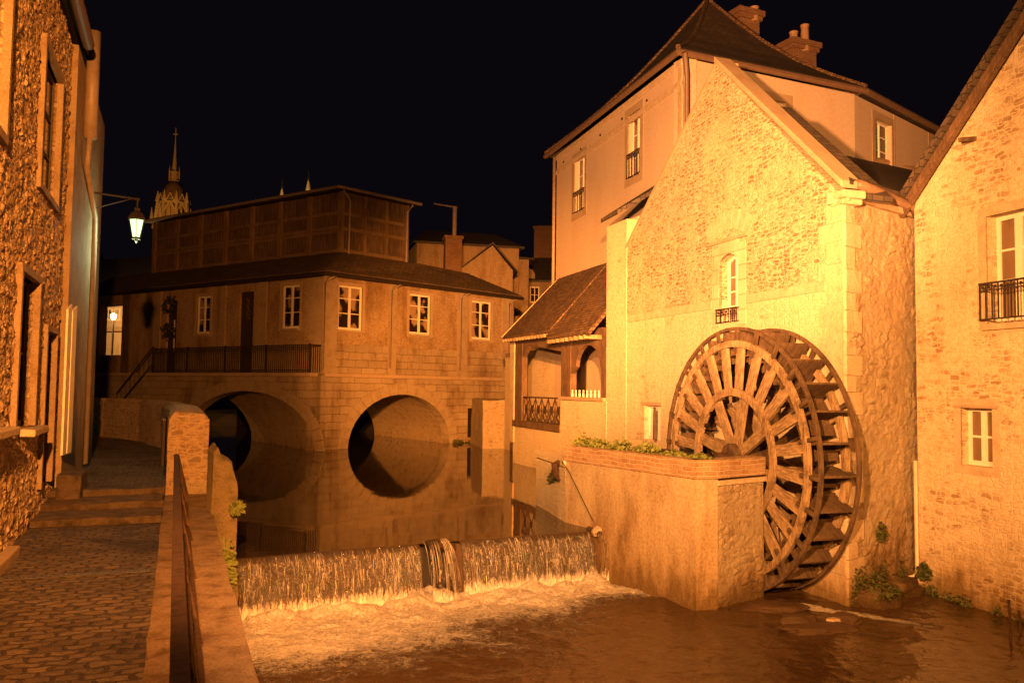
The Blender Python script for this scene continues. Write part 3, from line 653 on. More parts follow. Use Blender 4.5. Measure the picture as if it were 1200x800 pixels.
m = MB(FB); m.poly([(-.02, -.5), (LB, -.5), (LB, zl), (-.02, zl)], 0, .5, [A1]); m.build('arch_wall', ashlar_dark, r)
m = MB(FAo); m.poly([(-LA, -.5), (.0, -.5), (.0, zl), (-LA, zl)], 0, .5, [A2]); m.build('arch_wall', ashlar_dark, r)
m = MB(FAo); m.box(-.25, 0, .02, PJ, -.5, zl-.01); m.build('corner_pier', ashlar_dark, r)
for fr, A in ((FB, A1), (FAo, A2)):
    m = MB(); D = 8.0
    n_ = len(A)
    for i in range(n_-1):
        pa, pb_ = fr.w(A[i][0], .03, A[i][1]), fr.w(A[i+1][0], .03, A[i+1][1]); m.b.faces.new([m.b.verts.new(q) for q in (pa, pb_, pb_+wdir*D, pa+wdir*D)])
    bmesh.ops.remove_doubles(m.b, verts=m.b.verts, dist=1e-4)
    m.build('vault', barrel_mat, r)
    m = MB(fr); c = sum(p[0] for p in A[1:-1])/(n_-2); a = (A[-1][0]-A[0][0])/2; b = max(p[1] for p in A)-.85; N = 19
    for i in range(N):
        t0, t1 = math.pi*i/N+.004, math.pi*(i+1)/N-.004; e = .50
        P = lambda t, k: (c-(a+k)*math.cos(t), .85+(b+k)*math.sin(t))
        q = [P(t0, .0), P(t1, .0), P(t1, e), P(t0, e)]; y_ = -.03-random.random()*.012
        m.hull8([(x, y_, z) for x, z in q]+[(x, .05, z) for x, z in q])
    m.build('arch_ring', vous, r)
m = MB(FB); m.box(-.1, LB, -.10, .1, zl-.16, zl); m.build('string_course', trim_brown, r, bevel=.02)
m = MB(FAo); m.box(-LA, .06, -.12, .3, zl-.16, zl).box(-LA, .0, .3, PJ+.1, zl-.14, zl-.02); m.build('walkway_slab', trim_brown, r, bevel=.02)
m = MB(FB)   # the dark niche and iron bits at the right end of the bridge
nr = FB.rect(548, 478, 562, 512); m.box(nr[0], nr[1], -.03, .02, nr[2], nr[3]); m.build('niche', black_void, r)
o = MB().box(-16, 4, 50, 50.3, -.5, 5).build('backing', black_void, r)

r = root('fish_market_hall', FB, 'two storey hall on the bridge with white windows and boarded loft', 'building', z=zl)
wins = [FB.rect(397, 335, 425, 387), FB.rect(480, 345, 505, 392), FB.rect(553, 353, 576, 398)]
m = MB(FB); m.poly([(0, zl), (LB, zl), (LB, ze), (0, ze)], .02, .4, [rc(h) for h in wins]); m.build('wall', render_dark, r)
zb = FB.uv(385, 402)[1]
m = MB(FB); m.box(0.4, LB-.3, -.03, .05, zl+.02, zb); m.build('plinth_band', ashlar_dark, r)
m = MB(FB)
for px0, px1 in ((378, 394), (455, 464), (536, 547), (588, 601)):
    a, b = FB.uv(px0, 380)[0], FB.uv(px1, 380)[0]; m.box(a, b, -.06, .06, zl, ze-.02)
m.islands('pilaster', vous, r)
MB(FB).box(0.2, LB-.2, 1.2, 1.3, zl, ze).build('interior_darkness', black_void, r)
for h in wins:
    surround(r, FB, h[0], h[1], h[2], h[3], trim_brown, .13, -.0, .05); window(r, FB, h[0], h[1], h[2], h[3], .10, (1, 1, .75), 2, .085, mid=.11, gm=half_curtain); sill(r, FB, h[0], h[1], h[2], trim_brown, .12, .1)
# left face
aw = [FA.rect(330, 334, 351, 385), FA.rect(230, 347, 246, 391)]; dr = FA.rect(279, 342, 296, 434); dr2 = FA.rect(194, 352, 206, 436)
gp = [FA.rect(101, 365, 109, 418), FA.rect(116, 358, 143, 416)]
dr = (dr[0], dr[1], zl, dr[3]); dr2 = (dr2[0], dr2[1], zl, dr2[3])
eA = ze
m = MB(FA); m.poly([(-LA, zl), (0, zl), (0, eA), (-LA, eA)], .02, .4, [rc(h) for h in aw+[(dr[0], dr[1], zl+.03, dr[3]), (dr2[0], dr2[1], zl+.03, dr2[3])]+gp]); m.build('wall', render_dark, r)
for k, h in enumerate(aw):
    surround(r, FA, h[0], h[1], h[2], h[3], trim_brown, .13, -.0, .05); window(r, FA, h[0], h[1], h[2], h[3], .10, (1, 1, .75), 2, .085, mid=.11, gm=half_curtain); sill(r, FA, h[0], h[1], h[2], trim_brown, .12, .1)
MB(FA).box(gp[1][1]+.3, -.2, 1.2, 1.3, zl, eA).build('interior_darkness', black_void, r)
d1 = MB(FA).box(dr[0], dr[1], .15, .22, zl+.03, dr[3]).build('door', dark_door, r)
m = MB(FA)   # the blurred vertical strip of lettering on the door panel, kept as small pale strokes
x = (dr[0]+dr[1])/2
for k in range(9):
    z = dr[3]-.35-k*.11; m.box(x-.13, x+.13, .140, .149, z, z+.02); m.box(x-.13+.09*(k % 3), x-.10+.09*(k % 3), .139, .148, z, z+.08)
m.build('door_lettering', render_dark, d1)
d2 = MB(FA).box(dr2[0], dr2[1], .15, .22, zl+.03, dr2[3]).build('door', dark_door, r)
m = MB(FA)
for a, b in ((0, .3), (-.35, .3)): m.box(dr2[0]+.45, dr2[0]+.53, .13, .149, zl+1.0+.9*(a == 0), zl+1.7+.9*(a == 0))
m.build('glazing_slit', white_paint, d2)
m = MB(FA); m.box(-1.05, -.02, -.05, .05, zl, eA-.02); 
for px0, px1 in ((302, 312), (258, 264), (180, 188)): a, b = FA.uv(px0, 380)[0], FA.uv(px1, 380)[0]; m.box(a, b, -.035, .05, zl, eA-.02)
m.islands('pilaster', vous, r)
m = MB(FA)
for px0, px1 in ((110, 115.5), (143.5, 152)): a, b = FA.uv(px0, 390)[0], FA.uv(px1, 390)[0]; m.box(a, b, -.05, .45, zl, eA-.02)
m.islands('gallery_post', louver, r)
# roofs of the hall
UC = Fr(-7.8, 38.4, 43); UD = Fr(-7.8, 38.4, 124.5)
zu0 = UC.uv(394, 296)[1]; zu1 = UC.uv(397, 224)[1]; LU = UC.uv(476, 280)[0]; LV = -UD.uv(182, 300)[0]
c = FB.w(-.05, 0, 0); ov = .35
def Wp(fr, x, y, z): return fr.w(x, y, z)
eC = Fr(-7.7, 35.05, 43); eD = Fr(-7.7, 35.05, 124.5)
P0 = Vector((-7.72, 34.95, ze+.02))
PR = FB.w(LB+.35, -.35, ze+.02); PRb = FB.w(LB+.35, 5.8, ze+.02); PL = FA.w(-LA-.6, -.35, eA+.02)
ic = Vector((-7.8, 38.4, zu0)); iR = UC.w(LU+.4, 0, zu0); iL = UD.w(-LA, 0, zu0)
rR = UC.w(LB-3.2, 0.2, zu0-.1)
m = MB(); m.slab([P0, PR, rR, iR, ic], (0, 0, .10)).slab([PR, PRb, rR], (0, 0, .1)).slab([PRb, UC.w(LU, 4, ze), iR, rR], (0, 0, .1))
m.slab([PL, P0, ic, iL], (0, 0, .10)); m.build('lower_roof', hall_slate_lit, r)
m = MB(); m.tube([PL+Vector((0, 0, -.02)), P0+Vector((0, -.05, -.02)), PR+Vector((0, 0, -.02))], .085, 8); m.build('gutter', iron, r)
m = MB(FB)
for px, z0_ in ((379, zl+.1), (458, zl+.3), (540, zl+.3), (596, zl-1.6)):
    x = FB.uv(px, 380, -.12)[0]; m.tube([(x+.5, -.38, ze), (x+.1, -.2, ze-.22), (x, -.12, ze-.4), (x, -.12, z0_)], .06 if px < 400 else .045, 8)
m.islands('downpipe', zinc, r, smooth=True)
m = MB(FB); o = m.tube([(FB.uv(596, 380)[0]+.1, -.15, ze-.3), (FB.uv(596, 380)[0]+.1, -.15, zl-1.5)], .06, 8).build('corner_pipe', zinc, r, smooth=True)
# boarded loft
m = MB(UC); m.box(0, LU, 0, .2, zu0-.3, zu1); b1 = m.build('loft_wall', louver, r)
m = MB(UC)
for k in range(24): m.box(LU*k/24+.02, LU*(k+1)/24-.03, -.035, .0, zu0, zu1)
m.build('loft_boards', louver, b1)
m = MB(UD); m.box(-LV, 0, 0, .2, zu0-.3, zu1); b2 = m.build('loft_wall', louver, r)
m = MB(UD)
for k in range(70): m.box(-LV*(k+1)/70+.03, -LV*k/70-.03, -.035, .0, zu0, zu1)
m.build('loft_boards', louver, b2)
m = MB(UC); hz = (zu1-zu0)
for k in range(4): m.box(LU*k/3-.07, LU*k/3+.07, -.10, .02, zu0-.2, zu1)
for q in (.02, .38, .62): m.box(0, LU, -.07, .02, zu0+hz*q, zu0+hz*q+.16)
m.build('loft_frame', loft_wood, b1)
m = MB(UD)
for k in range(8): m.box(-LV*k/7-.13, -LV*k/7+.13, -.12, .02, zu0-.2, zu1)
for q in (.02, .34, .40, .64): m.box(-LV, 0, -.08, .02, zu0+hz*q, zu0+hz*q+.15)
m.build('loft_frame', loft_wood, b2)
a = UC.w(LU+.5, -.5, zu1); b = Vector((-7.82, 37.7, zu1)); cc = UD.w(-LV-.4, -.5, zu1); e = cc+Vector((2.5, 5, .4)); f = a+Vector((-3.5, 4, .4))
m = MB(); m.slab([a, b, cc, e, f], (0, 0, .14)); m.build('loft_roof', dark_roof, r)
m = MB(); m.tube([cc+Vector((0, 0, .08)), b+Vector((0, -.03, .08)), a+Vector((0, 0, .08))], .07, 6); m.build('loft_gutter', zinc, r)
m = MB(UC); m.tube([(-.2, -.35, zu1), (.35, -.12, zu1-.35), (.35, -.1, zu0)], .05, 6).tube([(LU+.1, -.35, zu1), (LU-.05, -.12, zu1-.35), (LU-.05, -.1, zu0)], .05, 6); m.islands('loft_downpipe', zinc, r)
# walkway railing
r = root('walkway_railing', FAo, 'ornate iron railing in front of the hall doors above the left arch', 'railing', x=-4, z=zl)
v0 = FAo.uv(178, 420)[0]; v1 = FAo.uv(362, 420)[0]; zr = FAo.uv(290, 405)[1]
m = MB(FAo); m.box(v0, v1, .02, .07, zr-.05, zr).box(v0, v1, .03, .06, zl+.08, zl+.12).box(v1-.03, v1+.02, .02, .75, zr-.05, zr).box(v0, v1, .035, .055, zr-.22, zr-.19); m.build('rails', iron, r)
m = MB(FAo); nb = int((v1-v0)/.125)
for k in range(nb+1):
    x = v0+(v1-v0)*k/nb; m.box(x-.014, x+.014, .035, .06, zl, zr)
    if k % 2: m.lathe([(.045, -.01), (.045, .01)], (x, .045, zr-.12), 8, 'y')
for k in range(6): m.box(v1-.02, v1+.01, .1+k*.12, .125+k*.12, zl, zr)
tag(m.build('balusters', iron, r), None, None)
m = MB(FAo)
for k in range(5):
    x = v0+(v1-v0)*k/4; m.box(x-.03, x+.03, .02, .075, zl, zr+.04)
m.islands('post', iron, r)
m = MB(FAo); a = FAo.uv(160, 437)[0]; b = FAo.uv(189, 400)[0]
m.tube([(a-.8, -.5, zl-1.0), (b, -.4, zr+.05)], .035, 6).tube([(a-.8, -.5, zl-1.7), (b, -.4, zr-.75)], .03, 6)
for k in range(9):
    t = k/8; m.tube([(a-.8+(b-a+.8)*t, -.5+.1*t, zl-1.7+(zr-.75-zl+1.7)*t), (a-.8+(b-a+.8)*t, -.5+.1*t, zl-1.0+(zr+.05-zl+1.0)*t)], .014, 5)
tag(m.build('stair_railing', iron), 'slanting iron stair rail climbing to the left end of the hall walkway', 'railing')
# ironwork wreath bracket by the left door
r2 = root('hanging_wreath', FA, 'dark leafy wreaths hanging before the left doorway of the hall', 'wreath', x=dr2[1], y=-.2, z=dr2[3])
for k, z in enumerate((dr2[3]-.25, dr2[3]-1.5)):
    m = MB(FA); xw = (dr2[0]+dr2[1])/2+.1; m.tube([(xw+.34*math.cos(q*.35), -.22, z+.25*math.sin(q*.35)) for q in range(19)], .02, 4)
    for i in range(150):
        a = random.random()*6.283; q = Vector(((dr2[0]+dr2[1])/2+.1+math.cos(a)*.36+random.gauss(0, .09), -.22+random.gauss(0, .05), z+math.sin(a)*.26+random.gauss(0, .08)))
        dd = Vector((random.gauss(0, 1), random.gauss(0, 1), random.gauss(0, 1))).normalized(); e = dd.orthogonal(); m.face([q-e*.04, q+dd*.1, q+e*.04, q-dd*.06])
    m.build('wreath', wreath_leaf, r2, fix=False)

# lit building beyond the gallery, with a lamp
FF = Fr(-36, 60, 110)
r = root('far_lit_house', FF, 'small lit house front seen through the left end of the hall', 'house', z=1.6)
fw_ = [FF.rect(103, 366, 107, 382), FF.rect(123, 361, 132, 376), FF.rect(134, 361, 141, 376)]
MB(FF).box(-12, 12, 0, 3, 1.6, FF.uv(130, 346)[1]).build('wall', render_pale, r)
for h in fw_: window(r, FF, h[0], h[1], h[2], h[3], -.05, (1, 1), 2, .12)
h = FF.rect(100, 384, 142, 392); MB(FF).box(h[0]-1, h[1]+1, -.25, -.02, h[2]+.2, h[2]+.5).build('shop_sign', trim_brown, r)
h = FF.rect(121, 396, 140, 416); MB(FF).box(h[0], h[1], -.06, -.0, h[2], h[3]-.4).build('shopfront', trim_pale, r)
MB(FF).slab([(-12, -.4, FF.uv(130, 346)[1]), (12, -.4, FF.uv(130, 346)[1]), (12, 4, FF.uv(130, 346)[1]+3), (-12, 4, FF.uv(130, 346)[1]+3)], (0, 0, .2)).build('roof', dark_roof, r)
dp = F0+CR*(133-600)/1000+CU*(400-371)/1000; LPp = Vector((0, 0, CZ))+dp*(52/dp.y)
FG = Fr(LPp.x, LPp.y, 90, 1.6); r = root('far_street_lamp', FG, 'tiny bright street lamp glowing in the gap left of the hall', 'street lamp')
MB(FG).lathe([(.05, -.2), (.17, -.05), (.17, .1), (.04, .2)], (0, 0, LPp.z-1.6), 10).build('lamp_head', lamp_glow, r)
MB(FG).tube([(0, 0, 0), (0, 0, LPp.z-1.8)], .06, 8).build('pole', iron, r)
point('far_lamp_light', LPp+Vector((-.5, -.6, .4)), 700, (1, .5, .14), .15)
# dark roofs at the far left
def house(name, fr, wd, dp_, z0, eav, ridge, label, wmat=render_dark, rmat=dark_roof, gable=True):
    r = root(name, fr, label, 'house', x=wd/2, z=z0)
    m = MB(fr)
    if gable: m.poly([(0, z0), (wd, z0), (wd, eav), (wd/2, ridge), (0, eav)], 0, dp_)
    else: m.box(0, wd, 0, dp_, z0, eav)
    m.build('wall', wmat, r)
    m = MB(fr)
    if gable: m.slab([(-.3, -.3, eav-.2), (wd/2, -.3, ridge+.05), (wd/2, dp_, ridge+.05), (-.3, dp_, eav-.2)], (0, 0, .15)).slab([(wd/2, -.3, ridge+.05), (wd+.3, -.3, eav-.2), (wd+.3, dp_, eav-.2), (wd/2, dp_, ridge+.05)], (0, 0, .15))
    else: m.slab([(-.3, -.35, eav-.1), (wd+.3, -.35, eav-.1), (wd*.85, dp_/2, ridge), (wd*.15, dp_/2, ridge)], (0, 0, .15)).slab([(-.3, dp_+.3, eav-.1), (wd+.3, dp_+.3, eav-.1), (wd*.85, dp_/2, ridge), (wd*.15, dp_/2, ridge)], (0, 0, .15)).slab([(wd+.3, -.35, eav-.1), (wd+.3, dp_+.3, eav-.1), (wd*.85, dp_/2, ridge)], (0, 0, .15)).slab([(-.3, -.35, eav-.1), (-.3, dp_+.3, eav-.1), (wd*.15, dp_/2, ridge)], (0, 0, .15))
    m.build('roof', rmat, r); return r
def FrP(px, py, Y, ang, z=None):
    dd = F0+CR*(px-600)/1000+CU*(400-py)/1000; p = Vector((0, 0, CZ))+dd*(Y/dd.y); return Fr(p.x, p.y, ang), p.z
def hat(fr_px, py, Y): return FrP(fr_px, py, Y, 90)[1]
fr, z = FrP(100, 330, 75, 95); house('gabled_house', fr, 5, 6, 1.6, z-1, hat(110, 316, 75), 'dark gabled roof low behind the left end of the hall')
fr, z = FrP(128, 330, 85, 95); house('far_roof_house', fr, 8, 6, 1.6, hat(150, 333, 85), hat(150, 308, 85), 'dark hipped roof with lit dormer band left of the boarded loft', gable=False)
fr, z = FrP(135, 322, 80, 80); tag(MB(fr).box(0, 3.3, 0, 1.2, z-.2, z+.9).build('dormer', render_pale), 'small lit dormer wall among dark roofs left of the boarded loft', 'dormer')
fr, z = FrP(103, 316, 110, 90)
r = root('church_turret', fr, 'small dark pointed turret at far left beyond the roofs', 'tower', z=1.6)
MB(fr).lathe([(.9, 1.6), (.9, z+1.2)], (1, 0, 0), 8).build('shaft', render_dark, r); MB(fr).lathe([(1.1, z+1.2), (.05, hat(112, 286, 110))], (1, 0, 0), 8).build('spire', dark_roof, r)
# houses behind the right wing
fr, z = FrP(488, 318, 56, 75)
r = house('rear_house', fr, 7, 6, 1.6, hat(510, 284, 56), hat(510, 262, 56), 'plain walled house with dark roof just right of the boarded loft', gable=False)
fr, z = FrP(541, 322, 52, 78); zc_ = hat(541, 284, 52)
r = root('chimney_house', fr, 'dim gabled house with brick chimney and tall flue behind the right wing', 'house', x=1.5, z=1.6)
MB(fr).poly([(0, 1.6), (3.2, 1.6), (3.2, zc_-1.6), (1.9, zc_-.1), (0, zc_-1.6)], 0, 4).build('wall', render_dark, r)
MB(fr).slab([(-.2, -.15, zc_-1.75), (1.9, -.15, zc_), (1.9, 4, zc_), (-.2, 4, zc_-1.75)], (0, 0, .1)).slab([(1.9, -.15, zc_), (3.5, -.15, zc_-1.75), (3.5, 4, zc_-1.75), (1.9, 4, zc_)], (0, 0, .1)).build('roof', dark_roof, r)
ch = MB(fr).box(-1.1, -.1, -.6, .3, 1.6, zc_+.1).box(-1.18, -.02, -.68, .38, zc_+.1, zc_+.28).build('chimney', chimney_brick, r)
MB(fr).tube([(-.5, -.1, zc_+.2), (-.5, -.1, hat(543, 243, 52))], .13, 8).tube([(-1.8, -.1, hat(543, 243, 52)+.1), (-.35, -.1, hat(543, 243, 52)-.05)], .05, 5).build('flue', zinc, ch)
fr, z = FrP(565, 330, 58, 70); house('pale_rear_house', fr, 3.4, 5, 1.6, hat(590, 300, 58), hat(580, 292, 58), 'narrow house with plain lit wall beside the brick chimney', gable=False)
fr, z = FrP(600, 350, 70, 95)
r = house('dormer_house', fr, 9, 6, 1.6, hat(630, 330, 70), hat(630, 298, 70), 'dark house with round dormer and tiny white window left of the tall house', gable=False)
h = fr.rect(621, 336, 632, 355); window(r, fr, h[0], h[1], h[2], h[3], -.06, (1, 1), 2, .1)
zz = hat(612, 322, 69); MB(fr).lathe([(.7, -.1), (.7, .7)], (1.2, 0, zz), 12, 'y').build('dormer', render_dark, r)
fr, z = FrP(626, 268, 80, 100); tag(MB(fr).box(0, 1.7, 0, 1.4, 10, z).box(-.1, 1.8, -.1, 1.5, z, z+.25).build('distant_chimney', chimney_brick), 'dim square chimney on the skyline just left of the tall house', 'chimney')

# cathedral lantern tower and pinnacles
fr, z = FrP(202, 268, 200, 80)
def chz(py): return hat(202, py, 200)
r = root('cathedral_tower', fr, 'floodlit gothic crossing tower with dome and thin spire on the skyline', 'tower', z=1.6)
MB(fr).lathe([(4.3, 1.6), (4.3, chz(268))], (0, 0, 0), 8).build('shaft', trim_pale, r)
z0_, z1_ = chz(270), chz(237)
m = MB(fr); hh = z1_-z0_
for k in range(8):
    a = 2*math.pi*(k+.5)/8; ca, sa = math.cos(a), math.sin(a)
    m.hull8([(ca*4.1+dx*.45*(-sa)+dy*.45*ca, sa*4.1+dx*.45*ca+dy*.45*sa, z0_) for dx, dy in ((-1, -1), (1, -1), (1, 1), (-1, 1))]+[(ca*3.5+dx*.3*(-sa)+dy*.3*ca, sa*3.5+dx*.3*ca+dy*.3*sa, z1_-.3) for dx, dy in ((-1, -1), (1, -1), (1, 1), (-1, 1))])
    m.lathe([(.42, z1_-.3), (.55, z1_-.1), (.03, z1_+2.3)], (ca*3.5, sa*3.5, 0), 6); m.lathe([(.3, z0_+hh*.30), (.42, z0_+hh*.36), (.02, z0_+hh*.75)], (ca*4.7, sa*4.7, 0), 6)
    b = 2*math.pi*(k+1.5)/8; A_ = Vector((ca*3.75, sa*3.75, 0)); B_ = Vector((math.cos(b)*3.75, math.sin(b)*3.75, 0)); C_ = (A_+B_)/2; up = Vector((0, 0, 1))
    m.bar(A_+up*(z0_+hh*.55), C_+up*(z0_+hh*.95), .3, .34).bar(B_+up*(z0_+hh*.55), C_+up*(z0_+hh*.95), .3, .34).bar(A_*.97+up*(z0_+hh*.80), C_*.99+up*(z1_+1.6), .16, .2).bar(B_*.97+up*(z0_+hh*.80), C_*.99+up*(z1_+1.6), .16, .2)
    m.bar(C_+up*z0_, C_+up*(z0_+hh*.7), .18, .2)
m.lathe([(4.4, z0_+.1), (4.6, z0_+.3), (4.6, z0_+.7), (4.2, z0_+.8)], (0, 0, 0), 8); m.lathe([(3.4, z1_-.7), (3.75, z1_-.6), (3.75, z1_-.3), (3.2, z1_-.2)], (0, 0, 0), 8); m.build('arcade', trim_pale, r)
MB(fr).lathe([(2.6, z0_), (2.4, z1_)], (0, 0, 0), 8).build('core', trim_brown, r)
zd = chz(212); MB(fr).lathe([(3.0, z1_-.3), (3.1, z1_+.6), (2.8, z1_+2.0), (2.1, z1_+3.4), (1.2, zd-.2)], (0, 0, 0), 16).build('dome', brown_pipe, r, smooth=True)
m = MB(fr); m.lathe([(1.2, zd-.3), (1.3, zd), (.9, zd+.1), (.85, zd+2.0), (1.15, zd+2.1), (.6, zd+2.6), (.32, zd+6.0), (.12, chz(165)), (.12, chz(150))], (0, 0, 0), 8)
for k in range(4): a = k*1.571+.4; m.lathe([(.18, zd), (.18, zd+2.2), (.02, zd+3.6)], (1.1*math.cos(a), 1.1*math.sin(a), 0), 5)
m.box(-.5, .5, -.08, .08, chz(158), chz(158)+.25); m.build('spire', trim_brown, r)
for k, (px, t0, t1, lab) in enumerate(((330, 209, 236, 'left of two tiny lit pinnacles just above the loft roof'), (361, 202, 226, 'right of two tiny lit pinnacles just above the loft roof'))):
    fr, z = FrP(px, t1, 200, 80); zt_ = hat(px, t0, 200)
    if k == 0:
        r = root('pinnacle', Fr(fr.o.x, fr.o.y, 80, z), lab, 'spire', 'pinnacles above the loft roof'); f2 = Fr(fr.o.x, fr.o.y, 80, z)
        MB(f2).lathe([(.85, -8), (.75, 0), (.12, (zt_-z)*.55)], (0, 0, 0), 8).build('cone', trim_pale, r); MB(f2).lathe([(.1, (zt_-z)*.5), (.3, (zt_-z)*.62), (.08, (zt_-z)*.68), (.06, zt_-z)], (0, 0, 0), 6).build('finial', iron, r)
    else: dup(r, Fr(fr.o.x, fr.o.y, 80, z).M, lab)

# ================================================================== PORCH (open wash-house) and its banks
FM = Fr(5.5, 14.1, 162)
ul = FM.uv(603, 450)[0]; um = FM.uv(658, 450)[0]; ur = FM.uv(710, 450)[0]
r = root('timber_porch', FM, 'open timber porch with tiled roof over the millpond, left of the mill', 'porch', x=ul, z=.85)
zrb = FM.uv(630, 502)[1]; zsl = FM.uv(685, 466)[1]; zea = FM.uv(600, 397)[1]; zeb = FM.uv(656, 390)[1]
m = MB(FM); m.box(ul-.1, um, 0, .5, -.5, zrb).box(um, ur+.1, -.03, .5, -.5, zsl-.08); m.build('base_wall', mill_lower, r)
MB(FM).box(um-.05, ur+.02, -.10, .5, zsl-.08, zsl+.02).build('stone_ledge', trim_brown, r, bevel=.015)
MB(FM).box(ul-.05, um-.02, -.06, .4, zrb-.02, zrb+.2).build('floor_beam', timber, r)
def zE(u): return zea+(zeb-zea)*(u-ul)/(um-ul)
for (a, b, z0_) in ((FM.uv(599, 450)[0], FM.uv(603.5, 450)[0], zrb-.6),): MB(FM).box(a, b, -.05, .12, z0_, zea-.1).build('post', trim_pale, r)
for (px0, px1, z0_) in ((604, 612, zrb), (658, 669, zsl+.02), (705, 711, zsl+.02)):
    a, b = FM.uv(px0, 450)[0], FM.uv(px1, 450)[0]; MB(FM).box(a, b, -.02, .18, z0_, zE(b)-.02).build('post', timber, r)
m = MB(FM); a, b = FM.uv(604, 450)[0], FM.uv(664, 450)[0]; mz = zE(a)-.1
m.poly([(a, mz), (b, mz), (b, FM.uv(655, 414)[1]), (FM.uv(620, 406)[0], FM.uv(620, 404)[1]), (FM.uv(613, 420)[0], FM.uv(613, 418)[1]), (a, FM.uv(606, 420)[1])], .0, .14); m.build('brace_beam', timber, r)
a, b = FM.uv(669, 450)[0], FM.uv(705, 450)[0]; zt_ = FM.uv(690, 400)[1]
m = MB(FM); N = 10; out = [(a, mz), (b, mz), (b, zt_-.9)]+[(b-.12-(b-a-.5)*(1-math.cos(math.pi*i/N))/2, zt_-.7+.6*math.sin(math.pi*i/N)) for i in range(N+1)]+[(a, zt_-.9)]
m.poly(out, 0, .12); m.build('arched_board', timber, r)
m = MB(FM); a, b = FM.uv(612, 480)[0], FM.uv(657, 480)[0]; z0_, z1_ = zrb+.2, FM.uv(635, 465)[1]
m.box(a, b, .02, .07, z1_-.05, z1_)
nS = 6
for k in range(nS):
    xa, xb = a+(b-a)*k/nS, a+(b-a)*(k+1)/nS; m.bar((xa, .05, z0_), (xb, .05, z1_-.05), .025, .03).bar((xb, .05, z0_), (xa, .05, z1_-.05), .025, .03); m.bar((xa, .05, z0_), (xa, .05, z1_), .022, .022)
    m.lathe([(.14, -.012), (.14, .012)], ((xa+xb)/2, .05, (z0_+z1_)/2), 10, 'y')
m.build('lattice_railing', rust, r)
m = MB(FM); a, b = FM.uv(669, 460)[0], FM.uv(705, 460)[0]
for k in range(9): x = a+(b-a)*k/8; m.lathe([(.03, 0), (.035, .08), (.02, .12), (.028, .2)], (x, .05, zsl+.02), 6)
m.islands('spindle', white_paint, r)
dz = 1.75; ztp = FM.uv(654, 329, dz)[1]; ztr = FM.uv(710, 311, dz)[1]
rl = ul-.35
m = MB(FM); m.slab([(rl, -.35, zea-.05), (um+.05, -.35, zeb+.02), (um+.05, dz, ztp+.1), (ul-.1, dz, ztp)], (0, -.05, .09)); m.build('roof', clay, r)
m = MB(FM); m.slab([(um+.06, -.5, zeb-.22), (ur+.02, -.5, zeb-.28), (ur+.02, dz, ztr), (um+.06, dz, ztp+.06)], (0, -.05, .1)); m.build('roof', clay, r)
m = MB(FM); n_ = 16
for k in range(n_): x = rl+.1+(um-rl-.1)*k/n_; m.box(x, x+.075, -.42, .1, zea-.14+(zeb-zea)*k/n_, zea-.04+(zeb-zea)*k/n_)
for k in range(9): x = um+.1+(ur-um-.1)*k/9; m.box(x, x+.085, -.54, .0, zeb-.36, zeb-.25)
m.islands('rafter_end', oak, r)
m = MB(FM); m.bar((rl-.02, -.38, zea+.02), (ul-.12, dz, ztp+.08), .14, .10); m.build('verge', trim_pale, r)
# end wall of the porch and little bank walls
m = MB(FM); m.box(ul-.05, ur, dz-.06, dz+.02, .5, ztp-.6).box(ul-6.5, ul-.05, dz-.055, dz+.02, .5, 5.0); m.build('back_wall', mill_lower, r)
MB(FM).box(ul, ur, .45, dz, zrb-.2, zrb).build('floor', trim_brown, r)
ra = FM.uv(690, 440, dz-.1)[0]
m = MB(FM); m.box(FM.uv(675, 440, dz-.15)[0], FM.uv(688, 440, dz-.15)[0], dz-.2, dz-.1, zrb, zeb-.5); m.build('back_door', dark_door, r)
p1 = Vector((FM.w(ul-.1, 0, 0).x, FM.w(ul-.1, 0, 0).y, 0))
fr, z = FrP(566, 468, 37.5, 80); z1_ = z
m = MB(fr); Lb = 1.75
m.box(0, Lb, 0, 4, -.5, z1_); roughen(m, .09, 1.8, 5); o = m.build('bank_block', old_rubble); tag(o, 'plain stone bank wall between the right arch and the porch', 'wall')
m = MB(FM); xb0 = FM.loc((.59, 19.53, 0)).x

# ================================================================== PLANTER
PA = Vector((2.98, 13.76)); PB = Vector((3.35, 13.88)); PC = Vector((4.33, 14.68)); PL_ = Vector((1.1, 17.0)); BK = Vector((.59, 19.53))
def frame2(a, b): d = b-a; return Fr(a.x, a.y, math.degrees(math.atan2(d.x, d.y))), d.length
r = root('stone_planter', Fr(PA.x, PA.y, 90), 'large rendered planter with brick rim in front of the waterwheel', 'planter')
ztp_ = 2.36; zbk = 2.06
f1_, l1 = frame2(PL_, PA); f2_, l2 = frame2(PA, PB); f3_, l3 = frame2(PB, PC); f4_, l4 = frame2(BK, PL_)
m = MB(f1_); m.box(0, l1, 0, .35, -.5, zbk); m.build('side_wall', planter_render, r)
m = MB(f2_); m.box(0, l2, 0, .3, -.5, zbk-.001); m.build('corner_face', planter_render, r)
m = MB(f3_); m.box(0.02, l3, 0.01, .35, -.5, zbk-.12); roughen(m, .02, 4, 8); m.build('rubble_end', old_rubble, r); relief('rubble_facing', f3_, .03, l3-.02, -.4, zbk-.13, .02, old_rubble, r, (.2, .12), .05, .02, off=.02, seed=9)
m = MB(f3_); m.box(0.0, l3+.05, -.03, .35, zbk-.12, zbk-.04); m.build('lintel', trim_pale, r, bevel=.01)
for f_, l_ in ((f1_, l1), (f2_, l2), (f3_, l3)): MB(f_).box(-.01 if f_ is f1_ else 0.0, l_, -.035, .30, zbk, ztp_).build('brick_rim', red_brick, r)
q = [PA+Vector((.25, .3)), PC+Vector((-.1, .1)), Vector((4.0, 15.35)), Vector((2.5, 19.6)), PL_+Vector((.3, .1))]
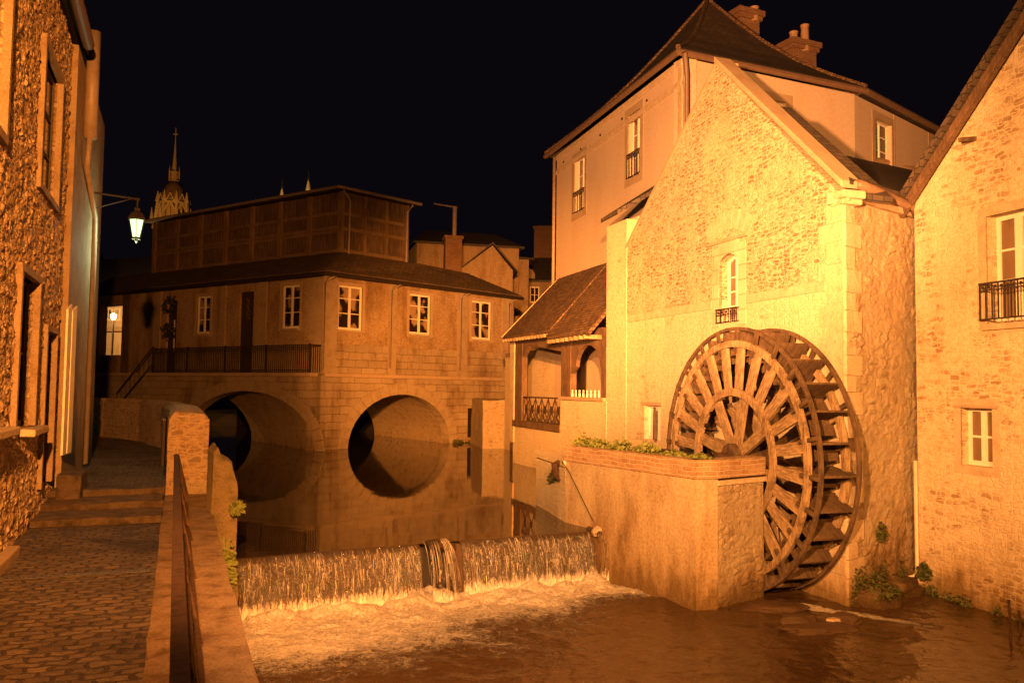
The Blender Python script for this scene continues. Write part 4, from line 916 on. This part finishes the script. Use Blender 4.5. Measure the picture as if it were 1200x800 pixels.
MB().slab([(p.x, p.y, ztp_-.15) for p in q], (0, 0, .06)).build('soil', soil, r)
MB().slab([(4.2, 14.85, -.5), (3.8, 15.5, -.5), (2.3, 19.3, -.5), (2.55, 19.4, -.5)], (0, 0, 2.6)).build('wheel_side_wall', old_rubble, r)
m = MB(f4_); m.box(0, l4, 0, .5, -.5, 2.02); m.box(-.05, l4, -.04, .5, 1.94, 2.06); roughen(m, .015, 3, 3)
tag(m.build('bank_wall', mill_lower), 'low pale wall between the planter and the porch, rising from the pond', 'wall')
m = MB(FM); m.box(FM.loc((.59, 19.53, 0)).x-6.5, FM.loc((.59, 19.53, 0)).x+4, -.06, .5, -.5, 1.2); m.build('mill_plinth', moss_stone).name
bpy.data.objects['mill_plinth']['label'] = 'dark damp stone foot of the bank under the porch'; bpy.data.objects['mill_plinth']['category'] = 'wall'
# plants along the rim
labs = ['leafy plant at the far left corner of the planter', 'spreading plant in the left part of the planter, second from the far corner', 'bushy plant in the middle of the planter rim', 'low plant on the rim just before the wheel rim', 'sparse weeds by the wheel hub on the planter rim', 'small weeds at the right front of the planter']
spots = [(.25, .26, .2, .32), (.75, .26, .16, .34), (1.45, .28, .2, .36), (2.15, .3, .17, .32), (2.9, .28, .07, .3), (3.5, .3, .05, .25)]
for (t, dy, h_, rr), lb in zip(spots, labs):
    tuft('planter_plant', f1_, t, dy, ztp_-.1, rr, h_+.16, 620, leaf, lb, size=.038, group='plants along the planter rim')
MB(f1_).box(1.65, 1.80, .32, .46, ztp_-.1, ztp_+.2).build('planter_post', red_brick); tag(bpy.data.objects['planter_post'], 'short reddish post standing among the planter plants', 'post')
m = MB(f1_); m.tube([(.0, -.1, 2.05), (.25, -.12, 1.9), (1.05, -.1, 1.05)], .009, 6); tag(m.build('sluice_chain', iron), 'thin dark chain slanting down the planter wall to the weir', 'chain')
m = MB(f4_); m.tube([(l4-.35, -.06, 2.0), (l4-.28, -.16, 1.95), (l4-.2, -.16, 1.75), (l4-.18, -.1, 1.68)], [.05, .07, .06, .04], 8); tag(m.build('iron_hook', rust), 'rusty iron hook bracket at the top of the slanting chain', 'hook')
tuft('ivy_patch', f4_, l4-.9, -.05, 1.55, .14, .28, 120, leaf_dark, 'small ivy patch on the pale wall below the hook', size=.05)

# ================================================================== MILL
zk = FM.uv(990, 222)[1]; uL = FM.uv(735, 292)[0]; zkL = FM.uv(735, 292)[1]; ap = FM.uv(840, 76); zsc = FM.uv(990, 326)[1]
r = root('water_mill', FM, 'tall gabled stone mill behind the waterwheel', 'mill', x=-3)
wq = FM.rect(843, 294, 866, 378); wn = (wq[0], wq[1]); wh = FM.uv(854, 300)[1]
N = 8; warch = [(wq[0], wq[2]), (wq[1], wq[2])]+[(wq[1]-(wq[1]-wq[0])*i/N, wh-.08+.13*math.sin(math.pi*i/N)) for i in range(N+1)]
lw = FM.rect(755, 475, 774, 515)
m = MB(FM); m.poly([(uL, zsc), (0, zsc), (0, zk), (ap[0], ap[1]), (uL, zkL)], 0, .5, [[p for p in warch if p[1] > zsc]] if wq[2] > zsc else [])
# the window crosses the string course: cut both halves
m.b.free()
def clip(poly, z, up):
    out = []
    for i in range(len(poly)):
        a, b = poly[i], poly[(i+1) % len(poly)]; ia, ib = (a[1] > z) == up, (b[1] > z) == up
        if ia: out.append(a)
        if ia != ib: t = (z-a[1])/(b[1]-a[1]); out.append((a[0]+(b[0]-a[0])*t, z))
    return out
def wallpoly(outline, zcut, hole, up):
    o = clip(outline, zcut, up); h = clip(hole, zcut, up)
    if len(h) < 3: return o, []
    if any(abs(p[1]-zcut) < 1e-6 for p in h):   # the opening touches the cut: run it into the outline
        xs = sorted(p[0] for p in h if abs(p[1]-zcut) < 1e-6); xa, xb = xs[0], xs[-1]
        body = [p for p in h if abs(p[1]-zcut) > 1e-6]; body = sorted(body, key=lambda p: p[0])
        i = [k for k in range(len(o)) if abs(o[k][1]-zcut) < 1e-6 and abs(o[(k+1) % len(o)][1]-zcut) < 1e-6][0]
        a, b = o[i], o[(i+1) % len(o)]; seq = [(xa, zcut)]+body+[(xb, zcut)]
        if a[0] > b[0]: seq = seq[::-1]
        return o[:i+1]+seq+o[i+1:], []
    return o, [h]
GT = .28
full = [(uL, -.5), (0, -.5), (0, zk), (ap[0], ap[1]), (uL, zkL)]
for up, mt, nm in ((True, mill_upper, 'gable_wall'), (False, mill_lower, 'lower_wall')):
    o, h = wallpoly(full, zsc, warch, up)
    if not up: h = h+[rc(lw)]
    o = [(min(p[0], -.14), p[1]) for p in o]; MB(FM).poly(o, 0, GT, h).build(nm, mt, r)
    MB(FM).box(-.14, 0, 0, .02, zsc if up else -.5, zk if up else zsc).build('corner_edge', mt, r)
m = MB(FM); m.box(uL+.1, wq[0]-.28, -.025, .03, zsc-.16, zsc+.02).box(wq[1]+.28, -.45, -.025, .03, zsc-.16, zsc+.02); m.islands('string_course', trim_pale, r, bevel=.01)
m = MB(FM); zq = -.5; k = 0
while zq < zk-.2:
    h_ = random.uniform(.26, .4); m.box(-.42 if k % 2 else -.62, .0, -.010-.004*(k % 2), .02, zq+.006, min(zq+h_, zk)-.004); zq += h_; k += 1
m.islands('quoin', corner_stone, r)
m = MB(FM); m.box(wq[0]-.26, wq[0], -.02, .06, wq[2]-.1, wh+.22).box(wq[1], wq[1]+.26, -.02, .06, wq[2]-.1, wh+.22)
N = 8
for i in range(N):
    f = lambda t: (wq[0]+(wq[1]-wq[0])*t, wh-.08+.13*math.sin(math.pi*t))
    (xa, za), (xb, zb_) = f(i/N), f((i+1)/N); m.hull8([(xa, -.02, za), (xb, -.02, zb_), (xb, .06, zb_), (xa, .06, za), (xa, -.02, wh+.3), (xb, -.02, wh+.3), (xb, .06, wh+.3), (xa, .06, wh+.3)])
m.build('window_surround', ashlar, r)
m = MB(FM); m.box(wq[0]-.4, wq[1]+.35, -.06, .03, wh+.30, wh+.36); m.build('drip_mould', trim_brown, r)
m = MB(FM)
for i in range(7):
    t0, t1 = R(52+i*11), R(52+(i+1)*11-1); cx = (wq[0]+wq[1])/2
    P = lambda t, rr: (cx-rr*math.cos(t), wh-.55+rr*math.sin(t)); q = [P(t0, 1.1), P(t1, 1.1), P(t1, 1.5), P(t0, 1.5)]; m.hull8([(x, -.014, z) for x, z in q]+[(x, .03, z) for x, z in q])
m.build('relieving_arch', trim_pale, r)
window(r, FM, wq[0], wq[1], wq[2], wh-.05, .2, (1, 1, 1, 1), 2, .06, arch=.1, gm=glass_curtain, mid=.10)
balconet(r, FM, wq[0]-.02, wq[1]+.02, wq[2], FM.uv(855, 361)[1], -.08, 5)
window(r, FM, lw[0], lw[1], lw[2], lw[3], .1, (1,), 1, .06, gm=white_paint)  # pane coloured white in place of the white light in this window
MB(FM).box(lw[0]-.1, lw[1]+.1, -.04, .03, lw[3], lw[3]+.08).build('lintel', trim_brown, r)
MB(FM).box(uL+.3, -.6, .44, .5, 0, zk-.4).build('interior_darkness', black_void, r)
# coping on the rakes, kneelers
m = MB(FM); up = Vector((0, 0, 1))
m.slab([(.06, -.08, zk+.02), (ap[0], -.08, ap[1]+.04), (ap[0], .34, ap[1]+.04), (.06, .34, zk+.02)], (0, 0, .13)); m.build('coping', trim_brown, r, bevel=.02)
m = MB(FM); m.slab([(uL-.05, -.03, zkL), (ap[0], -.03, ap[1]), (ap[0], .53, ap[1]), (uL-.05, .53, zkL)], (0, 0, .09)); m.build('coping', trim_brown, r)
m = MB(FM); m.box(-.36, .10, -.07, .40, zk-.14, zk).box(-.28, .06, -.045, .36, zk-.24, zk-.14); m.build('kneeler', trim_pale, r, bevel=.03)
m = MB(FM); f_ = .36; xa9, za9 = ap[0]*(1-f_), ap[1]+(zk-ap[1])*f_
m.slab([(xa9, GT, za9-.12), (.0, GT, zk-.15), (.0, GT+.75, zk-.15), (xa9, GT+.55, za9-.12)], (0, 0, .12)); m.build('roof', slate, r)
# pillar wing left of gable
zp = FM.uv(722, 262)[1]; up0 = FM.uv(711, 400)[0]
MB(FM).box(up0, uL, -.015, .5, -.5, zp).build('buttress', mill_lower, r)
MB(FM).box(uL-.9, uL, .3, 1.7, 6, zp+.1).build('link_wall', mill_lower, r)
# side wall
FS = Fr(5.5, 14.1, 50); LS = 2.75
zs0 = FS.uv(1012, 238)[1]; zs1 = FS.uv(1076, 252)[1]
MB(FS).box(.001, .3, 0, .02, -.5, zs0).build('corner_edge', mill_side, r)
m = MB(FS); m.poly([(.3, -.5), (LS, -.5), (LS, zs1), (.3, zs0)], 0, .3)
bmesh.ops.triangulate(m.b, faces=m.b.faces[:]); m.build('side_wall', mill_side, r)
relief('rubble_facing', FS, .0, LS, -.5, zs0-.05, .032, mill_side, r, (.26, .17), .05, .035, seed=4, top=lambda x: zs0-.03+(zs1-zs0)*x/LS)
m = MB(FS); zq = -.5; k = 0
while zq < zs0-.2:
    h_ = random.uniform(.26, .4); m.box(0, .5 if k % 2 else .3, -.045-.004*(k % 2), .02, zq+.006, min(zq+h_, zs0)-.004); zq += h_; k += 1
m.islands('quoin', corner_stone, r)
m = MB(FS); m.box(.0, LS-.1, -.10, .08, zs0-.02, zs0+.12).box(.0, .3, -.1, .3, zs0+.12, zk-.2); m.build('cornice', trim_pale, r, bevel=.03)
m = MB(FS); m.tube([(.2, -.16, zs0+.22), (LS-.55, -.16, zs0+.14), (LS-.5, -.18, zs0+.02), (LS+.05, -.2, zs1+.02)], .085, 8); m.build('gutter', brown_pipe, r, smooth=True)
m = MB(FS); m.tube([(LS-.12, -.05, zs1-.1), (LS-.1, .0, 4), (LS-.1, .0, 1)], .05, 6); m.build('corner_shadow_pipe', mill_side, r)

# ================================================================== TALL HOUSE
FT = Fr(4.4, 22, 163.6); FT2 = Fr(4.4, 22, 65); FT3 = Fr(9.95, 24.6, 48)
L1 = -FT.uv(652, 250)[0]; L2 = 6.13; L3 = 7.2; zE_ = FT.uv(800, 68)[1]
r = root('tall_house', FT, 'tall pale rendered house with slate roof behind the mill', 'house', x=-5)
wt = [FT.rect(736, 132, 750, 207), FT.rect(673, 184, 685, 248)]
MB(FT).poly([(-L1, 0), (0, 0), (0, zE_), (-L1, zE_)], 0, .4, [rc(h) for h in wt]).build('wall', render_pale, r)
w2 = FT2.rect(897, 118, 922, 190)
MB(FT2).poly([(0, 0), (L2, 0), (L2, zE_), (0, zE_)], 0, .4, [rc(w2)]).build('wall', render_pale, r)
w3 = FT3.rect(1026, 143, 1045, 192)
MB(FT3).poly([(0, 0), (L3, 0), (L3, zE_), (0, zE_)], 0, .4, [rc(w3)]).build('wall', render_pale, r)
for fr, h in ((FT, wt[0]), (FT, wt[1]), (FT2, w2), (FT3, w3)):
    surround(r, fr, h[0], h[1], h[2], h[3], trim_brown, .22, -.012, .03); window(r, fr, h[0], h[1], h[2], h[3], .14, (1, 1.2, 1), 2, .06, gm=glass_curtain if fr is FT else glass)
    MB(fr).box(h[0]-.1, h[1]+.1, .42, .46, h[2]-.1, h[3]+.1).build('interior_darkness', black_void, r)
for h in wt: balconet(r, FT, h[0]-.02, h[1]+.02, h[2]+.02, h[2]+.75, -.05, 5)
MB(FT).box(-L1, 0, -.06, .05, zE_-.75, zE_-.6).box(-L1, 0, -.05, .05, zE_-.2, zE_-.02).build('cornice', trim_pale, r, bevel=.02)
MB(FT).box(-.35, -.0, -.035, .04, 0, zE_-.2).build('corner_strip', trim_pale, r)
MB(FT3).box(2.6, 2.66, -.02, .04, 5, zE_-.02).box(5.2, L3, -.015, .04, 5, zE_-.02).islands('wall_band', trim_brown, r)
m = MB(FT)
for k in range(6): x = -L1+.8+k*(L1-1.2)/5; m.lathe([(.04, -.03), (.04, .01)], (x, -.005, zE_-.45), 6, 'y')
m.islands('tie_bolt', iron, r)
apx, apz = FrP(829, 4, 27.5, 90); AP = Vector((apx.o.x, apx.o.y, apz))
cA = FT.w(-L1-.3, -.35, zE_); cB = Vector((4.2, 21.62, zE_)); cC = FT2.w(L2+.1, -.35, zE_); cD = cA+Vector((6.5, 3.5, 0))
e1 = FT3.w(L3+.5, -.35, zE_); e2 = FT3.w(L3+.5, 5, zE_+1.2); e0 = FT2.w(L2-1.2, 3, zE_+1.5)
m = MB(); k1 = lambda a, t: a+(AP-a)*t+Vector((0, 0, -.9*math.sin(math.pi*t)*.45))
def rface(a, b, n=5):
    for i in range(n):
        t0, t1 = i/n, (i+1)/n; P = [k1(a, t0), k1(b, t0), k1(b, t1), k1(a, t1)]
        if i == n-1: P = P[:3]
        m.slab(P, (0, 0, .12))
rface(cA, cB); rface(cB, cC); rface(cD, cA); rface(cC, cD)
m.slab([cC, e1, e2, e0], (0, 0, .12)); m.build('roof', slate, r)
for q in (cA, cB, cC):
    MB().tube([k1(q, i/10)+Vector((0, 0, .13)) for i in range(11)], .075, 6).build('hip_tiles', clay, r)
m = MB(); m.tube([cA, cB, cC, e1], .09, 8); m.build('gutter', brown_pipe, r)
m = MB(FT2); m.tube([(-.25, -.4, zE_-.05), (.05, -.12, zE_-.5), (.05, -.12, zE_-5)], .07, 8); m.build('downpipe', brown_pipe, r, smooth=True)
MB(FT).tube([(-L1+.05, -.12, zE_-.1), (-L1+.05, -.12, 5)], .06, 8).build('downpipe', zinc, r, smooth=True)
for (px0, px1, pt, pbt, Y, pots) in ((868, 903, 12, 60, 30, [(884, 9)]), (930, 974, 48, 90, 31, [(930, 38), (943, 30)])):
    fr, zz = FrP(px0, pt, Y, 65); wd = (px1-px0)/1000*Y*1.02
    m = MB(fr); m.box(0, wd*.8, 0, .8, zz-4, zz).box(-.08, wd*.8+.08, -.08, .88, zz-.25, zz-.1).box(-.15, wd*.8+.15, -.15, .95, zz-.1, zz+.1).box(.05, wd*.8-.05, .05, .75, zz+.1, zz+.2); c_ = m.build('chimney', chimney_brick, r)
    for pxp, pyp in pots:
        f9, z9 = FrP(pxp, pyp, Y+.3, 65); MB(f9).lathe([(.17, zz-.3), (.14, z9-.1), (.17, z9)], (0, 0, 0), 10).build('chimney_pot', clay_pipe, c_)
# lower roof between gable and tall house
g0, g1 = FS.w(.0, -.12, zs0+.2), FS.w(LS+.3, -.12, zs1+.2)
zr0 = FT3.uv(1085, 205)[1]; t1 = FT3.w(FT3.uv(1092, 205)[0], -.02, zr0); t0 = FT2.w(FT2.uv(965, 180)[0], -.02, FT2.uv(965, 180)[1])
r = root('mill_rear_roof', FS, 'dark slate roof between mill gable and tall house', 'roof', z=zs0)
m = MB(); m.slab([g0, g1, t1, t0], (0, 0, .1)); m.build('slates', slate, r)
m = MB(); m.tube([t0+Vector((0, 0, .12)), (t0+t1)/2+Vector((0, 0, .14)), t1+Vector((0, 0, .12))], .1, 6); m.build('ridge_flashing', clay_pipe, r)
# small eave left of the gable
e_a = FM.w(FM.uv(706, 268)[0], -.35, 0); 
m = MB(FM); za = FM.uv(706, 266, -.3)[1]; zb2 = FM.uv(762, 232, -.1)[1]
xa_, xb_ = FM.uv(706, 266, -.3)[0], FM.uv(764, 232, .4)[0]
m.slab([(xa_, -.35, zp+.02), (uL+.15, -.35, zp+.06), (uL+.9, 1.6, zp+1.3), (xa_, 1.6, zp+1.3)], (0, 0, .12))
tag(m.build('side_eave', slate), 'small dark sloping eave tucked between mill gable and tall house', 'roof')

# ================================================================== RIGHT HOUSE
FR_ = Fr(7.26, 15.3, 163.5)
r = root('right_stone_house', FR_, 'pale stone house with steep gable on the right edge', 'house', x=4)
zg0 = FR_.uv(1080, 236)[1]; g2 = FR_.uv(1198, 42); sl = (g2[1]-zg0)/(g2[0]-0)
uA = 4.2; zA = zg0+sl*uA
h1 = FR_.rect(1156, 250, 1213, 378); h1 = (h1[0], h1[0]+.85, FR_.uv(1156, 380)[1], FR_.uv(1156, 254)[1]); h2 = FR_.rect(1126, 478, 1163, 546)
m = MB(FR_); m.poly([(0, -.5), (2*uA, -.5), (2*uA, zg0), (uA, zA), (0, zg0)], 0, .5, [rc(h1), rc(h2)]); m.build('wall', right_wall, r)
surround(r, FR_, h1[0], h1[1], h1[2], h1[3], trim_pale, .16, -.004, .03); surround(r, FR_, h2[0], h2[1], h2[2], h2[3], trim_pale, .15, -.004, .03)
MB(FR_).box(h2[0]-.12, h2[1]+.12, -.03, .03, h2[3]+.0, h2[3]+.04).build('drip_mould', trim_brown, r)
window(r, FR_, h1[0], h1[1], h1[2], h1[3], .22, (1.3, 1, 1), 2, .07, gm=glass_curtain, mid=.13); window(r, FR_, h2[0], h2[1], h2[2], h2[3], .16, (1, 1), 2, .06, mid=.09, gm=glass_curtain)
sill(r, FR_, h1[0], h1[1], h1[2], trim_pale, .06, .1)
balconet(r, FR_, h1[0]-.06, h1[1]+.06, h1[2]+.06, FR_.uv(1156, 332)[1], -.10, 8)
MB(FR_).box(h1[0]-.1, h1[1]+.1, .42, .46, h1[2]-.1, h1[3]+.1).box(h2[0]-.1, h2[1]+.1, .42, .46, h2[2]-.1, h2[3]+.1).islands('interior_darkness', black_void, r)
m = MB(FR_); m.bar((-.18, -.17, zg0-.22), (uA, -.17, zA-.02), .13, .13).bar((2*uA+.2, -.17, zg0-.2), (uA, -.17, zA-.02), .16, .16); m.islands('verge_board', timber, r, bevel=.01)
m = MB(FR_); m.slab([(-.25, -.32, zg0-.18), (uA, -.32, zA+.12), (uA, 8, zA+.12), (-.25, 8, zg0-.18)], (0, 0, .12)).slab([(2*uA+.25, -.32, zg0-.18), (uA, -.32, zA+.12), (uA, 8, zA+.12), (2*uA+.25, 8, zg0-.18)], (0, 0, .12)); m.build('roof', slate, r)
pk = FR_.uv(1142, 162); m = MB(FR_); m.bar((pk[0], .1, pk[1]), (pk[0]+.04, -.34, pk[1]-.07), .07, .07); m.build('purlin_end', timber, r)
px_ = FR_.uv(1082, 600, -.05)[0]
m = MB(FR_); z1_ = FR_.uv(1082, 540)[1]; z0_ = FR_.uv(1081, 676)[1]; m.tube([(.02, -.07, z1_), (.02, -.07, z0_+.12), (.0, -.12, z0_), (-.1, -.2, z0_-.04)], .035, 8); m.build('waste_pipe', plastic_pipe, r, smooth=True)

# clay outfall
fo_ = FS.uv(1070, 676, -.1); m = MB(FS); m.tube([(LS-.1, .1, fo_[1]+.1), (fo_[0]-.1, -.3, fo_[1]-.04)], .085, 12, True); tag(m.build('outfall_pipe', clay_pipe, None, smooth=True), 'short clay outfall pipe poking from the corner at the water edge', 'pipe')
tuft('corner_shrub', FR_, .22, -.1, FR_.uv(1095, 680)[1], .14, .34, 240, leaf_dark, 'dark green tuft growing at the foot of the right house corner', size=.05)
a = FS.uv(1032, 622, -.05); tuft('wall_fern', FS, a[0], -.06, a[1]-.15, .15, .35, 150, leaf_dark, 'small fern growing halfway down the mill side wall near the water', size=.045)
a = FS.uv(1022, 668, -.1); tuft('water_edge_weed', FS, a[0], -.3, .12, .4, .22, 420, leaf_dark, 'mossy weeds on the rocks at the mill wall foot', size=.04)

def fringe(name, fr, x0, x1, z, hgt, cnt, label, mat=leaf_dark, y=-.06, size=.035):
    m = MB(fr)
    for i in range(cnt):
        x = random.uniform(x0, x1); cl = noise.noise(Vector((x*1.7, z, 5)))+.5*noise.noise(Vector((x*5, z, 2)))
        if cl < random.uniform(-.25, .25): continue
        q = Vector((x, y-random.random()*.07, z+random.random()**1.6*hgt*(.5+cl))); d = Vector((random.gauss(0, 1), random.gauss(0, 1), random.gauss(0, 1))).normalized(); e = d.orthogonal().normalized(); s_ = size*(.4+random.random())
        m.face([q-e*s_*.45, q+d*s_, q+e*s_*.45, q-d*s_*.5])
    tag(m.build(name, mat, fix=False), label, 'moss', kind='stuff')
fringe('waterline_moss', FS, .0, LS, .05, .75, 2600, 'ragged moss and small weeds along the foot of the mill side wall')
fringe('waterline_moss', FR_, .0, 4, .0, .22, 1100, 'thin moss fringe along the water line of the right house', y=-.02)
fringe('waterline_moss', FM, FM.loc((.59, 19.53, 0)).x-7, FM.loc((.59, 19.53, 0)).x, .85, .45, 2200, 'moss and weeds at the pond edge under the porch', y=-.1, size=.05)
fringe('waterline_moss', FB, ub+.15, LB, .85, .22, 1600, 'dark moss line on the bridge foot at the pond level', y=-.04, size=.06)
# rocks at the foot of the side wall
def rock(fr, x, y, z, sx, sy, sz, label, mat=wet_rock, seed=0, group=None, name='rock'):
    m = MB(fr.at(x, y, z)); bmesh.ops.create_icosphere(m.b, subdivisions=4, radius=1)
    for v in m.b.verts:
        p = v.co.copy(); k = 1+.35*noise.noise(p*1.3+Vector((seed, 0, 0)))+.12*noise.noise(p*4+Vector((0, seed, 0)))
        v.co = Vector((p.x*sx*k, p.y*sy*k, max(-.6, min(.75, p.z*k))*sz))
    return tag(m.build(name, mat), label, 'rock', group)
rock(FS, .7, -.15, .0, .75, .35, .32, 'broad mossy rock under the left foot of the mill side wall', moss_stone, 1)
rock(FS, 1.6, -.1, .02, .6, .3, .30, 'mossy rock below the fern at the mill side wall', moss_stone, 5)
rock(FS, 2.5, -.05, .0, .5, .3, .42, 'mossy rock under the clay outfall pipe', moss_stone, 9)
for (px, py, sx, sy, sz, lb, mt, sd) in ((905, 712, .55, .3, .10, 'low dark slab at the water line right of the planter corner', wet_rock, 2), (960, 738, .62, .22, .11, 'long dark flat slab lowest in the shallow water', wet_rock, 3),
        (990, 728, .26, .2, .16, 'dark knobbly rock at the right end of the flat slabs', wet_rock, 6), (975, 733, .13, .09, .15, 'small pale stone lying on the dark slabs', trim_brown, 8), (935, 727, .3, .2, .12, 'dark slab between the planter corner and the long slab', wet_rock, 11)):
    dd = F0+CR*(px-600)/1000+CU*(400-py)/1000; t = (0-CZ)/dd.z; p = Vector((0, 0, CZ))+dd*t
    rock(Fr(p.x, p.y, 75), 0, 0, 0, sx, sy, sz, lb, mt, sd)
labs = ['left of the two thin stakes in the water at the right edge', 'right of the two thin stakes in the water at the right edge']
for k, (px, pt, pb_) in enumerate(((1184, 704, 752), (1195, 716, 742))):
    dd = F0+CR*(px-600)/1000+CU*(400-pb_)/1000; t = (0-CZ)/dd.z; p = Vector((0, 0, CZ))+dd*t; f9 = Fr(p.x, p.y, 90)
    tag(MB(f9).tube([(0, 0, -.3), (.01, 0, .2), (-.01, 0, (pb_-pt)/1000*p.y)], [.02, .018, .02], 6).build('stake', rust), labs[k], 'stake', 'stakes in the water by the right house')

# ================================================================== WATERWHEEL
HB = Vector((4.06, 15.6, 2.27)); FW = Fr(HB.x, HB.y, 160.5, HB.z); RR = 2.37; WD = .74
r = root('waterwheel', FW, 'large wooden waterwheel mounted against the mill wall', 'waterwheel')
def ring(r0, r1, y0, y1, n=72, wob=0):
    m = MB(FW); A = []
    for i in range(n):
        a = 2*math.pi*i/n; c, s = math.cos(a), math.sin(a); A.append([m.b.verts.new((c*q, y, s*q)) for q, y in ((r0, y0), (r1, y0), (r1, y1), (r0, y1))])
    for i in range(n):
        p, q = A[i], A[(i+1) % n]
        for k in range(4): m.b.faces.new((p[k], p[(k+1) % 4], q[(k+1) % 4], q[k]))
    return m
for y in (0, WD):
    ring(RR-.06, RR, y-.03, y+.04).build('outer_rim', oak_dark, r, bevel=.006)
    ring(RR*.845, RR*.897, y-.06, y+.02).build('felloe_ring', oak, r, bevel=.008)
    ring(RR*.47, RR*.53, y-.065, y+.0).build('inner_ring', oak, r, bevel=.008)
def spoke_mesh(r0, r1, w0, w1, th):
    m = MB(FW); m.hull8([(-w0/2, 0, r0), (w0/2, 0, r0), (w0/2, th, r0), (-w0/2, th, r0), (-w1/2, 0, r1), (w1/2, 0, r1), (w1/2, th, r1), (-w1/2, th, r1)]); return m
def around(o0, n, y, ph=0, jit=0):
    first = True; base = o0.matrix_basis.copy()
    for k in range(n):
        o = o0 if first else o0.copy()
        if not first: COL.objects.link(o); o.parent = r
        o.matrix_basis = Matrix.Translation((0, y, 0)) @ Matrix.Rotation(2*math.pi*k/n+ph+random.uniform(-jit, jit), 4, 'Y') @ base; first = False
sp = spoke_mesh(RR*.47, RR*.88, .18, .215, .06).build('spoke', oak, r, bevel=.006); around(sp, 24, -.015, .1, .012)
sp = spoke_mesh(RR*.44, RR*.88, .15, .17, .06).build('spoke', oak, r, bevel=.006); around(sp, 24, WD-.05, .1, .012)
sp = spoke_mesh(.12, RR*.49, .20, .20, .08).build('arm', oak, r, bevel=.008); around(sp, 8, .0, .25)
sp = spoke_mesh(.12, RR*.49, .20, .20, .08).build('arm', oak, r, bevel=.008); around(sp, 8, WD-.06, .25)
m = MB(FW); m.hull8([(-.02, .02, RR*.75), (.02, .02, RR*.73), (.02, WD, RR*.73), (-.02, WD, RR*.73), (.06, .02, RR*.985), (.10, .02, RR*.985), (.10, WD, RR*.985), (.06, WD, RR*.985)])
pd = m.build('paddle', oak_dark, r); around(pd, 28, 0, .03, .01)
m = MB(FW); m.hull8([(-.02, .03, RR*.775), (.30, .03, RR*.775), (.30, WD-.01, RR*.775), (-.02, WD-.01, RR*.775), (-.02, .03, RR*.787), (.30, .03, RR*.787), (.30, WD-.01, RR*.787), (-.02, WD-.01, RR*.787)])
pd = m.build('sole_board', oak_dark, r); around(pd, 28, 0, .03, .01)
m = MB(FW); m.bar((0, -.03, RR*.80), (0, -.03, RR*.99), .07, .05, (0, 1, 0)).bar((0, WD+.03, RR*.80), (0, WD+.03, RR*.99), .07, .05, (0, 1, 0))
for pd in m.islands('rim_bracket', oak_dark, r): around(pd, 24, 0, .06, .01)
m = MB(FW); m.lathe([(.22, -.14), (.26, -.10), (.26, WD+.08), (.22, WD+.12)], (0, 0, 0), 12, 'y'); m.build('hub', oak_dark, r, bevel=.01)
m = MB(FW); m.tube([(0, -.4, 0), (0, WD+.5, 0)], .09, 12); m.build('axle', rust, r, smooth=True)
# leaning timber beside the wheel rim
a = FM.uv(770, 515, -.2)
tag(MB(FM).bar((a[0]-.05, -.25, a[1]), (a[0]-.12, -.2, a[1]+.75), .05, .05).build('leaning_timber', oak_dark), 'thin dark timber leaning by the left side of the waterwheel', 'timber')
